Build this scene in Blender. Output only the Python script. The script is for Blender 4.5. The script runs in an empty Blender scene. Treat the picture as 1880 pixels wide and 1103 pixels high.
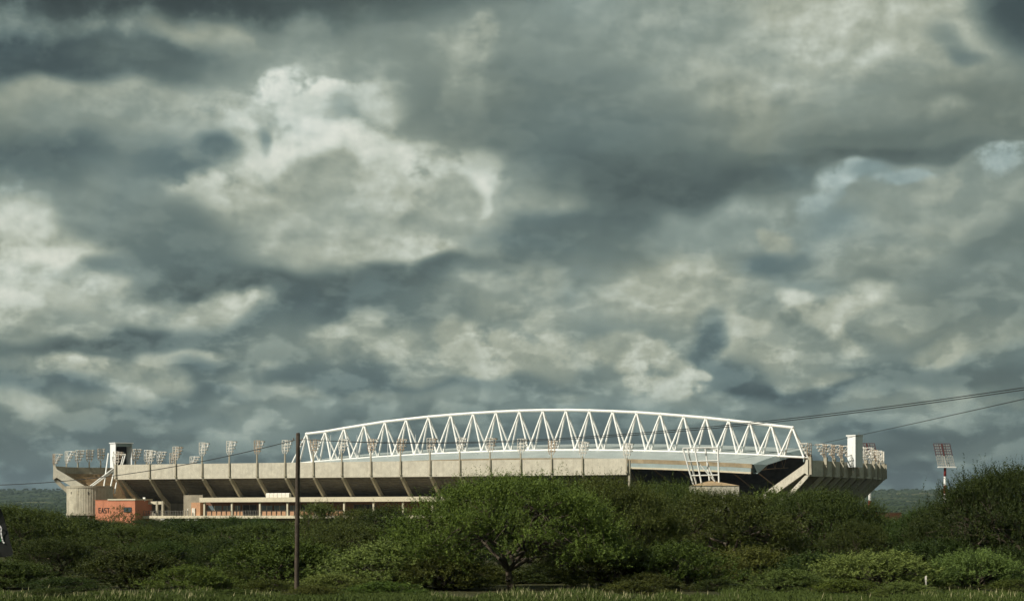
import bpy, bmesh, math, random
from math import sin, cos, pi, radians, sqrt, atan, atan2, hypot
from mathutils import Vector, Matrix, noise as mnoise

R_ = random.Random(7)
scene = bpy.context.scene
COL = scene.collection

# ------------------------------------------------------------------ camera
EYE = 4.3                      # eye height above the plain (m)
F = 3900.0                     # focal length in photograph pixels (photo is 1880 wide)
HY = 955.0                     # photograph row of the true horizon
cam_d = bpy.data.cameras.new('camera')
cam_d.sensor_width = 36.0
cam_d.lens = 36.0 * F / 1880.0
cam_d.shift_y = (HY - 551.5) / 1880.0
cam_d.clip_start = 0.5
cam_d.clip_end = 60000.0
cam = bpy.data.objects.new('camera', cam_d)
cam.location = (0, 0, EYE)
cam.rotation_euler = (radians(90), 0, 0)
COL.objects.link(cam)
scene.camera = cam

# ------------------------------------------------------------------ light
SUN_EL = radians(40.0)
SUN_AZ = radians(242.0)        # direction the light comes from, clockwise from +Y: behind the camera, to the left
sun_d = bpy.data.lights.new('sun', 'SUN')
sun_d.energy = 5.0
sun_d.angle = radians(0.6)
sun_d.color = (1.0, 0.93, 0.80)
sun = bpy.data.objects.new('sun', sun_d)
sdir = Vector((sin(SUN_AZ) * cos(SUN_EL), cos(SUN_AZ) * cos(SUN_EL), sin(SUN_EL)))
sun.rotation_euler = (-sdir).to_track_quat('-Z', 'Y').to_euler()
COL.objects.link(sun)

vs = scene.view_settings
vs.view_transform = 'Standard'
vs.look = 'None'
vs.exposure = 0.15
vs.gamma = 1.0
vs.use_curve_mapping = False
scene.cycles.max_bounces = 6
scene.cycles.diffuse_bounces = 3
scene.cycles.transparent_max_bounces = 8
scene.cycles.use_denoising = True
scene.cycles.use_adaptive_sampling = True
scene.cycles.adaptive_threshold = 0.02
scene.cycles.adaptive_min_samples = 8

# ------------------------------------------------------------------ sky: broken cloud over a Nishita sky
world = bpy.data.worlds.new('World')
scene.world = world
world.use_nodes = True
WN = world.node_tree.nodes
WL = world.node_tree.links
WN.clear()

def wn(t, **k):
    n = WN.new(t)
    for a, b in k.items():
        setattr(n, a, b)
    return n

def lk(a, b):
    WL.new(a, b)

def wmath(op, a, b=None, c=None, clamp=False):
    n = wn('ShaderNodeMath', operation=op)
    n.use_clamp = clamp
    for i, v in enumerate((a, b, c)):
        if v is None:
            continue
        if isinstance(v, (int, float)):
            n.inputs[i].default_value = v
        else:
            lk(v, n.inputs[i])
    return n.outputs[0]

def wvec(op, a, b=None, scale=None):
    n = wn('ShaderNodeVectorMath', operation=op)
    for i, v in enumerate((a, b)):
        if v is None:
            continue
        if isinstance(v, tuple):
            n.inputs[i].default_value = v
        else:
            lk(v, n.inputs[i])
    if scale is not None:
        n.inputs['Scale'].default_value = scale
    return n.outputs['Value'] if op in ('LENGTH', 'DOT_PRODUCT') else n.outputs[0]

def wnoise(vec, scale, detail, rough=0.5, dist=0.0, color=False):
    n = wn('ShaderNodeTexNoise', noise_dimensions='2D')
    n.inputs['Scale'].default_value = scale
    n.inputs['Detail'].default_value = detail
    n.inputs['Roughness'].default_value = rough
    n.inputs['Distortion'].default_value = dist
    lk(vec, n.inputs['Vector'])
    return n.outputs['Color'] if color else n.outputs['Fac']

def wmap(v, a, b, c, d, kind='SMOOTHSTEP'):
    n = wn('ShaderNodeMapRange', interpolation_type=kind)
    lk(v, n.inputs['Value'])
    for nm, x in (('From Min', a), ('From Max', b), ('To Min', c), ('To Max', d)):
        n.inputs[nm].default_value = x
    return n.outputs[0]

def wmix(f, a, b):
    n = wn('ShaderNodeMix', data_type='FLOAT')
    n.clamp_factor = True
    for s, v in ((n.inputs[0], f), (n.inputs[2], a), (n.inputs[3], b)):
        if isinstance(v, (int, float)):
            s.default_value = v
        else:
            lk(v, s)
    return n.outputs[0]

tc = wn('ShaderNodeTexCoord')
sp = wn('ShaderNodeSeparateXYZ')
lk(tc.outputs['Generated'], sp.inputs[0])
azi = wmath('ARCTAN2', sp.outputs[0], sp.outputs[1])
hyp = wmath('SQRT', wmath('ADD', wmath('MULTIPLY', sp.outputs[0], sp.outputs[0]), wmath('MULTIPLY', sp.outputs[1], sp.outputs[1])))
ele = wmath('ARCTAN2', sp.outputs[2], hyp)
KS = 39.0                                   # sky units: 1/39 rad (azimuth, elevation)
cb = wn('ShaderNodeCombineXYZ')
lk(wmath('MULTIPLY', azi, KS), cb.inputs[0])
lk(wmath('MULTIPLY', ele, KS), cb.inputs[1])
PS = cb.outputs[0]

def warp(vec, scale, amp, detail, rough):
    c = wnoise(vec, scale, detail, rough, color=True)
    return wvec('SCALE', wvec('SUBTRACT', c, (0.5, 0.5, 0.5)), scale=amp)

w_big = warp(PS, 0.75, 0.60, 1.0, 0.5)
PSOFT = wvec('ADD', PS, w_big)
PD = PSOFT
FL = (1.0, 1.25, 1.0)                       # billows are a little wider than tall
FB = wnoise(wvec('MULTIPLY', PS, FL), 1.4, 7.0, 0.55)
cz = wn('ShaderNodeCombineXYZ')
lk(wmap(FB, 0.32, 0.72, 0.0, 1.15, 'LINEAR'), cz.inputs[2])
PW = wvec('ADD', PD, cz.outputs[0])         # z carries the billows, so cloud edges break along them
# general broken cover all round the sky (clouds flatten towards the horizon)
eh = wmath('ADD', wmath('MAXIMUM', ele, 0.0), 0.16)
cb2 = wn('ShaderNodeCombineXYZ')
lk(wmath('MULTIPLY', azi, 9.0), cb2.inputs[0])
lk(wmath('MULTIPLY', wmath('LOGARITHM', eh, 2.718), 5.5), cb2.inputs[1])
gen = wnoise(cb2.outputs[0], 1.0, 6.0, 0.52, 0.6)
tone = wmap(gen, 0.28, 0.74, 0.35, 0.62, 'LINEAR')
cool = 0.45

CLOUDS = [
    # x y rx ry rot tone alpha soft grad cool
    ('W', 940, 420, 1166, 462, 0, 0.48, 0.6, 0.6, 0.33),
    # horizon belt
    ('S', 940, 860, 3710, 121, 0, 0.355, 0.9, 0.85, 0.93),
    ('S', 940, 770, 3710, 99, 0, 0.395, 0.8, 0.85, 0.78),
    ('W', 450, 780, 134.09, 36.3, 0, 0.51, 0.7, 0.78, 0.58),
    ('W', 1720, 745, 159, 41.25, 0, 0.49, 0.7, 0.78, 0.58),
    ('W', 880, 775, 148.4, 22, 0, 0.41, 0.6, 0.6, 0.68),
    ('W', 250, 800, 212, 16.5, 0, 0.38, 0.6, 0.6, 0.78),
    ('W', 1300, 790, 254.4, 19.25, 0, 0.4, 0.6, 0.6, 0.78),
    ('W', 1650, 860, 254.4, 41.25, 0, 0.34, 0.7, 0.6, 0.88),
    # top left
    ('S', 500, 85, 240, 70, 0, 0.49, 0.9, 0.7, 0.28),
    ('S', 300, 62, 110, 30, 10, 0.56, 0.9, 0.6, 0.38),
    ('W', 375, 72, 109.71, 36.96, 10, 0.6, 1, 0.55, 0),
    ('S', 440, 145, 170, 55, 0, 0.46, 0.9, 0.6, 0.38),
    ('W', 80, 105, 318, 49.5, 0, 0.32, 1, 0.4, 0.63),
    ('W', 290, 128, 148.4, 33, 10, 0.38, 1, 0.45, 0.43),
    ('W', 200, -20, 593.6, 57.2, 0, 0.26, 1, 0.5, 0.23),
    ('S', 720, -35, 260, 60, 0, 0.32, 0.95, 0.5, 0.23),
    ('W', 120, 178, 275.6, 33, 0, 0.55, 1, 0.5, 0),
    ('S', 230, 215, 130, 40, 0, 0.55, 0.8, 0.6, 0.18),
    ('S', 60, 235, 160, 40, 0, 0.47, 0.7, 0.6, 0.23),
    ('W', 80, 290, 159, 46.2, 0, 0.37, 1, 0.5, 0.63),
    ('W', 215, 350, 109.71, 52.8, 0, 0.5, 0.8, 0.6, 0.48),
    # bright mass
    ('S', 600, 250, 240, 130, 0, 0.64, 1, 0.5, 0.38),
    ('W', 430, 235, 109.71, 59.4, -25, 0.63, 1, 0.5, 0.23),
    ('W', 560, 290, 212, 77, 0, 0.69, 1, 0.5, 0.18),
    ('W', 510, 150, 54.855, 29.04, -25, 0.76, 1, 0.45, 0.28),
    ('W', 600, 178, 73.7495, 37.752, 0, 0.87, 1, 0.45, 0.18),
    ('W', 590, 235, 73.14, 59.4, 0, 0.77, 1, 0.45, 0.23),
    ('W', 560, 215, 73.14, 52.8, 0, 0.72, 1, 0.5, 0.28),
    ('S', 720, 216.1, 60, 52.9, 0, 0.72, 0.5, 0.8, 0.35),
    ('W', 720, 200, 64.3632, 66.792, 0, 0.82, 1, 0.3, 0.23),
    ('W', 640, 212, 40, 34, 25, 0.52, 0.8, 0.7, 0.8),
    ('W', 690, 242, 31.694, 18.48, 25, 0.5, 0.85, 0.6, 0.78),
    ('W', 660, 285, 109.71, 52.8, 0, 0.7, 1, 0.5, 0.23),
    ('W', 690, 318, 93.863, 36.3, 0, 0.87, 1, 0.5, 0.08),
    ('W', 335, 302, 92, 58, -25, 0.4, 0.95, 0.5, 0.8),
    ('W', 395, 270, 46, 24, 25, 0.4, 0.9, 0.5, 0.8),
    ('W', 480, 262, 12.19, 26.4, 0, 0.5, 0.9, 0.5, 0.78),
    ('S', 890, 311.9, 60, 39.1, 25, 0.79, 0.5, 0.8, 0.2),
    ('W', 890, 300, 64.3632, 49.368, 25, 0.89, 1, 0.35, 0.08),
    ('S', 895, 356.2, 32.5, 36.8, 0, 0.8, 0.5, 0.8, 0.15),
    ('W', 895, 345, 34.8634, 46.464, 0, 0.9, 1, 0.4, 0.03),
    ('S', 975, 309.8, 56.25, 32.2, -25, 0.57, 0.5, 0.8, 0.3),
    ('W', 975, 300, 54.855, 36.96, -25, 0.62, 1, 0.4, 0.18),
    ('W', 1020, 275, 30.475, 18.48, -10, 0.6, 1, 0.4, 0.38),
    ('W', 1000, 360, 109.71, 39.6, 0, 0.58, 1, 0.5, 0.18),
    ('S', 1055, 362.25, 37.5, 40.25, 0, 0.58, 0.5, 0.8, 0.2),
    ('W', 1055, 350, 36.57, 46.2, 0, 0.63, 1, 0.35, 0.08),
    ('W', 440, 370, 159, 66, 0, 0.64, 1, 0.5, 0.18),
    ('W', 650, 285, 150, 50, 0, 0.76, 0.9, 0.6, 0.2),
    ('W', 800, 315, 110, 42, 0, 0.74, 0.9, 0.6, 0.2),
    ('S', 600, 350, 86, 66, 0, 0.575, 1, 0.2, 0.15),
    ('S', 600, 400, 120, 50, 0, 0.56, 0.9, 0.7, 0.2),
    ('S', 825, 375, 80, 52, 0, 0.575, 1, 0.2, 0.15),
    ('S', 715, 382.5, 75, 57.5, 0, 0.58, 0.5, 0.8, 0.25),
    ('W', 715, 365, 73.14, 66, 0, 0.63, 1, 0.4, 0.13),
    ('S', 700, 420, 250, 50, 0, 0.58, 0.9, 0.6, 0.23),
    ('W', 20, 362, 39.008, 34.32, 0, 0.58, 1, 0.5, 0.88),
    ('W', 65, 375, 26.818, 23.76, 0, 0.62, 1, 0.5, 0.58),
    ('S', 150, 395, 160, 40, 0, 0.5, 0.8, 0.6, 0.48),
    ('S', 40, 445, 60, 60, 0, 0.6, 1, 0.6, 0.28),
    # left white cumulus
    ('S', 70, 430, 120, 45, 25, 0.68, 1, 0.5, 0.13),
    ('W', 100, 480, 148.4, 49.5, 0, 0.69, 1, 0.45, 0.03),
    ('S', 120, 566.7, 212.5, 71.3, 0, 0.64, 0.5, 0.8, 0.15),
    ('W', 120, 545, 180.2, 68.2, 0, 0.69, 1, 0.35, 0.03),
    ('S', 245, 544.7, 62.5, 48.3, 0, 0.66, 0.5, 0.8, 0.1),
    ('W', 245, 530, 60.95, 55.44, 0, 0.71, 1, 0.25, 0),
    ('W', 215, 475, 48.76, 15.84, 10, 0.7, 1, 0.5, 0.08),
    ('W', 165, 600, 212, 44, 0, 0.57, 1, 0.6, 0.23),
    ('W', 115, 590, 43.884, 18.48, 0, 0.53, 0.8, 0.6, 0.38),
    # dark belly left centre
    ('S', 300, 430, 130, 70, 25, 0.46, 0.95, 0.6, 0.53),
    ('S', 420, 420, 180, 40, 0, 0.5, 0.8, 0.6, 0.28),
    ('W', 360, 480, 137.8, 77, 10, 0.43, 1, 0.5, 0.53),
    ('S', 520, 500, 280, 60, 10, 0.41, 0.9, 0.6, 0.43),
    ('W', 540, 535, 318, 49.5, 0, 0.36, 1, 0.4, 0.43),
    ('S', 560, 430, 120, 50, 0, 0.6, 0.8, 0.6, 0.18),
    ('S', 690, 465, 210, 36, 0, 0.61, 1, 0.55, 0.08),
    ('W', 760, 450, 73.14, 29.04, 0, 0.66, 0.9, 0.6, 0.03),
    ('W', 740, 520, 180.2, 33, -10, 0.35, 1, 0.45, 0.38),
    ('W', 830, 495, 134.09, 23.76, -10, 0.39, 0.9, 0.5, 0.38),
    ('W', 620, 575, 146.28, 52.8, 0, 0.375, 1, 0.5, 0.78),
    ('W', 760, 555, 146.28, 46.2, -10, 0.38, 0.9, 0.6, 0.63),
    ('W', 190, 492, 75.578, 21.12, 0, 0.47, 1, 0.5, 0.53),
    ('W', 385, 575, 109.71, 36.96, -10, 0.6, 1, 0.45, 0.08),
    ('W', 430, 560, 36.57, 15.84, -10, 0.64, 0.9, 0.5, 0),
    ('W', 480, 610, 137.8, 37.4, -10, 0.44, 0.9, 0.5, 0.63),
    ('W', 260, 640, 265, 26.4, 0, 0.35, 1, 0.4, 0.63),
    ('W', 420, 620, 146.28, 31.68, -10, 0.4, 0.9, 0.5, 0.63),
    ('S', 520, 640, 160, 40, -10, 0.48, 0.9, 0.6, 0.43),
    ('W', 155, 672, 121.9, 26.4, 10, 0.6, 1, 0.45, 0.03),
    ('W', 330, 666, 137.8, 17.6, -10, 0.56, 1, 0.5, 0.13),
    ('W', 50, 668, 73.14, 15.84, 0, 0.53, 0.9, 0.6, 0.28),
    ('W', 70, 710, 169.6, 28.6, 0, 0.4, 1, 0.5, 0.88),
    ('W', 375, 702, 85.33, 39.6, 0, 0.37, 1, 0.45, 0.93),
    ('S', 285, 725.5, 70, 43.125, 10, 0.595, 0.75, 0.8, 0.15),
    ('W', 285, 715, 68.264, 39.6, 10, 0.595, 1, 0.455, 0.13),
    ('W', 460, 708, 73.14, 29.04, 0, 0.52, 1, 0.5, 0.38),
    ('W', 505, 688, 21.942, 26.4, 0, 0.62, 1, 0.5, 0.08),
    ('W', 600, 705, 121.9, 39.6, 0, 0.43, 1, 0.5, 0.73),
    # centre
    ('S', 680, 635.5, 125, 34.5, 0, 0.52, 0.5, 0.8, 0.25),
    ('W', 680, 625, 121.9, 39.6, 0, 0.57, 1, 0.4, 0.13),
    ('W', 735, 612, 31.694, 15.84, 10, 0.66, 1, 0.5, 0),
    ('W', 650, 700, 137.8, 24.2, 0, 0.4, 1, 0.5, 0.83),
    ('S', 860, 580, 150, 50, 0, 0.47, 0.9, 0.6, 0.48),
    ('W', 950, 535, 134.09, 44.88, 0, 0.53, 1, 0.5, 0.23),
    ('W', 900, 515, 36.57, 18.48, 0, 0.57, 0.9, 0.5, 0.18),
    ('W', 1010, 510, 73.14, 31.68, 0, 0.57, 1, 0.5, 0.08),
    ('S', 1020, 612.6, 75, 41.4, 0, 0.52, 0.5, 0.8, 0.25),
    ('W', 1020, 600, 73.14, 47.52, 0, 0.57, 1, 0.4, 0.13),
    ('W', 1090, 520, 73.14, 47.52, 0, 0.56, 1, 0.5, 0.68),
    ('W', 1110, 570, 85.33, 52.8, 0, 0.55, 1, 0.5, 0.28),
    ('S', 1120, 620, 130, 40, 0, 0.49, 0.8, 0.6, 0.53),
    ('S', 920, 671.8, 147.5, 55.2, 10, 0.61, 0.5, 0.8, 0.05),
    ('W', 920, 655, 143.842, 63.36, 10, 0.615, 1, 0.24, 0),
    ('S', 838, 647.1, 52.5, 29.9, 25, 0.57, 0.5, 0.8, 0.15),
    ('W', 838, 638, 51.198, 34.32, 25, 0.575, 1, 0.4, 0.03),
    ('S', 1000, 678.4, 62.5, 27.6, 25, 0.57, 0.5, 0.8, 0.1),
    ('W', 1000, 670, 60.95, 31.68, 25, 0.575, 0.9, 0.4, 0),
    ('W', 930, 706, 180.2, 17.6, 0, 0.42, 0.9, 0.5, 0.78),
    ('W', 765, 685, 48.76, 18.48, 0, 0.55, 0.9, 0.5, 0.18),
    ('S', 1115, 647.7, 57.5, 25.3, -10, 0.53, 0.5, 0.8, 0.2),
    ('W', 1115, 640, 56.074, 29.04, -10, 0.58, 1, 0.4, 0.08),
    ('W', 1150, 635, 29.256, 13.2, -25, 0.555, 1, 0.5, 0.08),
    ('S', 1100, 700, 130, 26, 0, 0.46, 0.8, 0.6, 0.58),
    # large dark mass
    ('S', 900, 140, 220, 110, 0, 0.51, 1, 0.7, 0.28),
    ('S', 1080, 170, 280, 130, 0, 0.49, 0.95, 0.7, 0.28),
    ('W', 830, 110, 85.33, 52.8, -25, 0.57, 1, 0.6, 0.18),
    ('W', 860, 175, 54.855, 46.2, 10, 0.61, 1, 0.55, 0.08),
    ('W', 885, 55, 34.132, 33, 0, 0.57, 1, 0.6, 0.13),
    ('W', 770, 165, 48.76, 66, 0, 0.48, 0.9, 0.5, 0.33),
    ('S', 920, 240, 170, 40, 0, 0.46, 1, 0.5, 0.33),
    ('S', 1150, 250, 290, 80, 10, 0.42, 1, 0.55, 0.38),
    ('W', 1260, 300, 233.2, 68.2, 0, 0.325, 1, 0.45, 0.48),
    ('S', 1180, 395, 180, 40, -10, 0.385, 1, 0.5, 0.53),
    ('W', 1400, 352, 127.995, 31.68, 10, 0.36, 1, 0.5, 0.43),
    ('W', 985, 425, 109.71, 34.32, -10, 0.41, 1, 0.5, 0.63),
    ('W', 1130, 425, 169.6, 37.4, -10, 0.4, 1, 0.5, 0.53),
    ('S', 1190, 465, 170, 46, -10, 0.44, 0.9, 0.6, 0.38),
    ('W', 1110, 265, 60.95, 39.6, 0, 0.41, 0.9, 0.5, 0.38),
    ('S', 1255, 292, 270, 88, 0, .335, .9, .5, .45),
    ('S', 1110, 215, 260, 80, 10, .445, .8, .65, .35),
    # upper right
    ('S', 1540, 90, 320, 130, 0, 0.61, 1, 0.6, 0.08),
    ('S', 1620, 40, 220, 60, 0, 0.64, 0.9, 0.7, 0.08),
    ('W', 1475, 135, 43.884, 39.6, 0, 0.68, 1, 0.7, 0),
    ('W', 1430, 170, 109.71, 66, 0, 0.6, 0.8, 0.7, 0.03),
    ('W', 1690, 60, 73.14, 66, 0, 0.6, 0.9, 0.6, 0.03),
    ('S', 1480, 240, 130, 50, 0, 0.48, 0.9, 0.7, 0.03),
    ('S', 1620, 190, 110, 60, 10, 0.5, 0.9, 0.6, 0.18),
    ('W', 1735, 115, 73.14, 34.32, 25, 0.61, 1, 0.5, 0),
    ('W', 1740, 75, 48.76, 23.76, 25, 0.49, 0.9, 0.6, 0.38),
    ('S', 1810, 210, 140, 90, 0, 0.45, 1, 0.55, 0.03),
    ('W', 1770, 95, 26.818, 13.2, 0, 0.43, 0.8, 0.6, 0.48),
    ('W', 1740, 195, 31.694, 18.48, 0, 0.55, 0.9, 0.6, 0.08),
    ('S', 1660, 255, 200, 36, 0, 0.42, 1, 0.5, 0),
    ('W', 1630, 283, 190.8, 17.6, 0, 0.36, 1, 0.45, 0.08),
    ('S', 1895, 25, 90, 60, 25, 0.3, 1, 0.6, 0.5),
    ('S', 1300, 60, 120, 70, 25, 0.54, 0.8, 0.7, 0.28),
    # right middle
    ('S', 1690, 390, 260, 70, 0, 0.53, 1, 0.6, 0.18),
    ('W', 1545, 320, 51.198, 26.4, -25, 0.6, 1, 0.5, 0.88),
    ('W', 1660, 326, 60.95, 18.48, 0, 0.58, 1, 0.5, 0.88),
    ('W', 1590, 308, 48.76, 15.84, 0, 0.5, 1, 0.5, 0.88),
    ('W', 1850, 296, 60.95, 23.76, 0, 0.62, 1, 0.5, 0.88),
    ('W', 1730, 340, 60.95, 31.68, -25, 0.56, 1, 0.5, 0.08),
    ('W', 1500, 375, 60.95, 21.12, -25, 0.56, 1, 0.5, 0.78),
    ('W', 1400, 410, 109.71, 39.6, 0, 0.55, 0.9, 0.6, 0.68),
    ('S', 1530, 420, 60, 40, 0, 0.5, 0.9, 0.6, 0.73),
    ('S', 1300, 440, 100, 40, 0, 0.55, 0.8, 0.6, 0.58),
    ('W', 1430, 445, 48.76, 29.04, 25, 0.57, 1, 0.5, 0.08),
    ('S', 1240, 545, 140, 60, 0, 0.6, 1, 0.5, 0.08),
    ('W', 1270, 530, 85.33, 52.8, 0, 0.595, 0.9, 0.6, 0),
    ('S', 1420, 580, 60, 50, 0, 0.5, 0.9, 0.6, 0.28),
    ('W', 1445, 484, 85.33, 29.04, -10, 0.42, 1, 0.4, 0.83),
    ('W', 1480, 520, 48.76, 31.68, 0, 0.48, 1, 0.5, 0.58),
    ('S', 1620, 480, 130, 40, 0, 0.53, 0.9, 0.6, 0.03),
    ('S', 1600, 505, 100, 20, 0, 0.46, 0.8, 0.6, 0.13),
    ('W', 1512, 480, 24, 38, 0, 0.565, 0.8, 0.8, 0.3),
    ('S', 1590, 556.4, 65, 27.6, -10, 0.64, 0.5, 0.8, 0.1),
    ('W', 1590, 548, 63.388, 31.68, -10, 0.645, 1, 0.4, 0),
    ('W', 1472, 566, 43.884, 26.4, 25, 0.635, 1, 0.45, 0),
    ('W', 1535, 585, 48.76, 31.68, 0, 0.625, 1, 0.5, 0),
    ('W', 1555, 622, 63.388, 23.76, 25, 0.625, 1, 0.5, 0),
    ('W', 1600, 575, 34.132, 21.12, 0, 0.52, 0.9, 0.5, 0.28),
    ('S', 1690, 609.1, 75, 29.9, 10, 0.58, 0.5, 0.8, 0.1),
    ('W', 1690, 600, 73.14, 34.32, 10, 0.585, 1, 0.4, 0),
    ('W', 1660, 560, 48.76, 31.68, 0, 0.58, 0.9, 0.5, 0.23),
    ('S', 1780, 570, 130, 60, 0, 0.46, 1, 0.5, 0.28),
    ('W', 1830, 440, 85.33, 39.6, -25, 0.44, 1, 0.5, 0.33),
    ('W', 1730, 622, 60.95, 13.2, -10, 0.45, 0.9, 0.5, 0.38),
    ('W', 1720, 645, 56.074, 23.76, -25, 0.57, 0.9, 0.5, 0),
    ('W', 1840, 610, 109.71, 26.4, 0, 0.5, 0.9, 0.6, 0.08),
    ('S', 1420, 665, 180, 50, 0, 0.53, 1, 0.55, 0.28),
    ('S', 1318, 632.5, 55, 34.5, -25, 0.62, 0.5, 0.8, 0.05),
    ('W', 1318, 622, 53.636, 39.6, -25, 0.625, 1, 0.35, 0),
    ('W', 1375, 600, 36.57, 15.84, -10, 0.575, 1, 0.5, 0.08),
    ('W', 1400, 660, 73.14, 39.6, 0, 0.57, 0.9, 0.5, 0.08),
    ('W', 1285, 640, 29.256, 66, 25, 0.4, 1, 0.4, 0.88),
    ('W', 1330, 700, 85.33, 47.52, 0, 0.38, 1, 0.4, 0.93),
    ('W', 1420, 722, 190.8, 22, 0, 0.345, 1, 0.5, 0.93),
    ('S', 1740, 690, 160, 22, 0, 0.4, 1, 0.5, 0.58),
    ('W', 1500, 698, 85.33, 11.88, 0, 0.55, 1, 0.5, 0.08),
    ('W', 1720, 720, 97.52, 18.48, 0, 0.49, 0.9, 0.5, 0.28),
    ('S', 1218, 704.7, 90, 48.3, 25, 0.61, 0.5, 0.8, 0.05),
    ('W', 1218, 690, 87.768, 55.44, 25, 0.615, 1, 0.22, 0),
    ('W', 1290, 686, 21.942, 13.2, 25, 0.615, 1, 0.4, 0),
    ('W', 1160, 752, 120, 25, 0, 0.52, 0.8, 0.78, 0.5),
    ('W', 250, 742, 80, 20, 0, 0.52, 0.8, 0.78, 0.4),
    ('W', 390, 735, 60, 15, 0, 0.35, 0.8, 0.6, 1),
    ('W', 930, 760, 90, 17.5, 0, 0.51, 0.8, 0.78, 0.5),
    ('W', 1470, 775, 130, 15, 0, 0.5, 0.8, 0.78, 0.5),
    # broken cloud low over the horizon
    ('S', 120, 760, 150, 32.5, 0, 0.485, 0.8, 0.7, 0.45),
    ('W', 60, 738, 103.5, 24, 0, 0.57, 0.8, 0.78, 0.4),
    ('W', 330, 752, 130, 22.5, 0, 0.37, 0.8, 0.6, 0.9),
    ('W', 470, 775, 126.5, 39, 0, 0.55, 0.9, 0.78, 0.45),
    ('W', 590, 745, 103.5, 24, 0, 0.51, 0.8, 0.78, 0.6),
    ('W', 760, 742, 115, 27, 0, 0.52, 0.8, 0.78, 0.5),
    ('W', 840, 722, 69, 15, 0, 0.55, 0.8, 0.78, 0.4),
    ('S', 700, 790, 160, 25, 0, 0.43, 0.8, 0.7, 0.6),
    ('W', 1010, 742, 138, 21, 0, 0.5, 0.8, 0.78, 0.7),
    ('W', 1120, 738, 69, 27, 0, 0.55, 0.8, 0.78, 0.6),
    ('S', 1200, 775, 170, 22.5, 0, 0.43, 0.7, 0.7, 0.6),
    ('W', 1370, 752, 138, 18, 0, 0.51, 0.8, 0.78, 0.6),
    ('W', 1560, 760, 126.5, 21, 0, 0.52, 0.8, 0.78, 0.5),
    ('W', 1640, 730, 80.5, 21, 0, 0.52, 0.8, 0.78, 0.4),
    ('W', 1760, 770, 126.5, 21, 0, 0.51, 0.8, 0.78, 0.6),
    ('S', 1840, 810, 130, 27.5, 0, 0.43, 0.7, 0.7, 0.6),
    ('W', 1680, 800, 130, 15, 0, 0.36, 0.8, 0.6, 0.9),
    ('S', 60, 830, 150, 22.5, 0, 0.43, 0.7, 0.7, 0.6),
    ('S', 330, 825, 140, 17.5, 0, 0.42, 0.7, 0.7, 0.7),
    ('W', 200, 730, 50, 12, 0, 0.515, 0.9, 0.65, 0.3),
    ('W', 540, 722, 46, 14, 0, 0.525, 0.9, 0.65, 0.3),
    ('W', 690, 728, 50, 12, 0, 0.505, 0.9, 0.65, 0.35),
    ('W', 1040, 722, 40, 12, 0, 0.535, 0.9, 0.65, 0.3),
    ('W', 1330, 742, 60, 12, 0, 0.505, 0.9, 0.65, 0.4),
    ('W', 1600, 742, 60, 14, 0, 0.505, 0.9, 0.65, 0.3),
    ('W', 1830, 745, 60, 14, 0, 0.5, 0.9, 0.5, 0.3),
    ('W', 60, 790, 90, 14, 0, 0.47, 0.9, 0.6, 0.5),
    ('W', 1500, 810, 120, 12, 0, 0.46, 0.8, 0.6, 0.6),
    ('W', 1760, 840, 120, 12, 0, 0.45, 0.8, 0.6, 0.6),
]


ROTS = (-25, -10, 0, 10, 25)          # cloud tilts in use (degrees)

def turned(vec, rot):
    if rot == 0:
        return vec
    r = radians(-rot)
    m = wn('ShaderNodeCombineXYZ')
    lk(wvec('DOT_PRODUCT', vec, (cos(r), sin(r), 0)), m.inputs[0])
    lk(wvec('DOT_PRODUCT', vec, (-sin(r), cos(r), 0)), m.inputs[1])
    lk(wvec('DOT_PRODUCT', vec, (0, 0, 1)), m.inputs[2])
    return m.outputs[0]

VECS = [turned(v, r) for v in (PW, PSOFT) for r in ROTS]
cb3 = wn('ShaderNodeCombineXYZ')
lk(tone, cb3.inputs[0]); cb3.inputs[1].default_value = 0.45
TC = cb3.outputs[0]                   # x: tone, y: coolness

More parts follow.
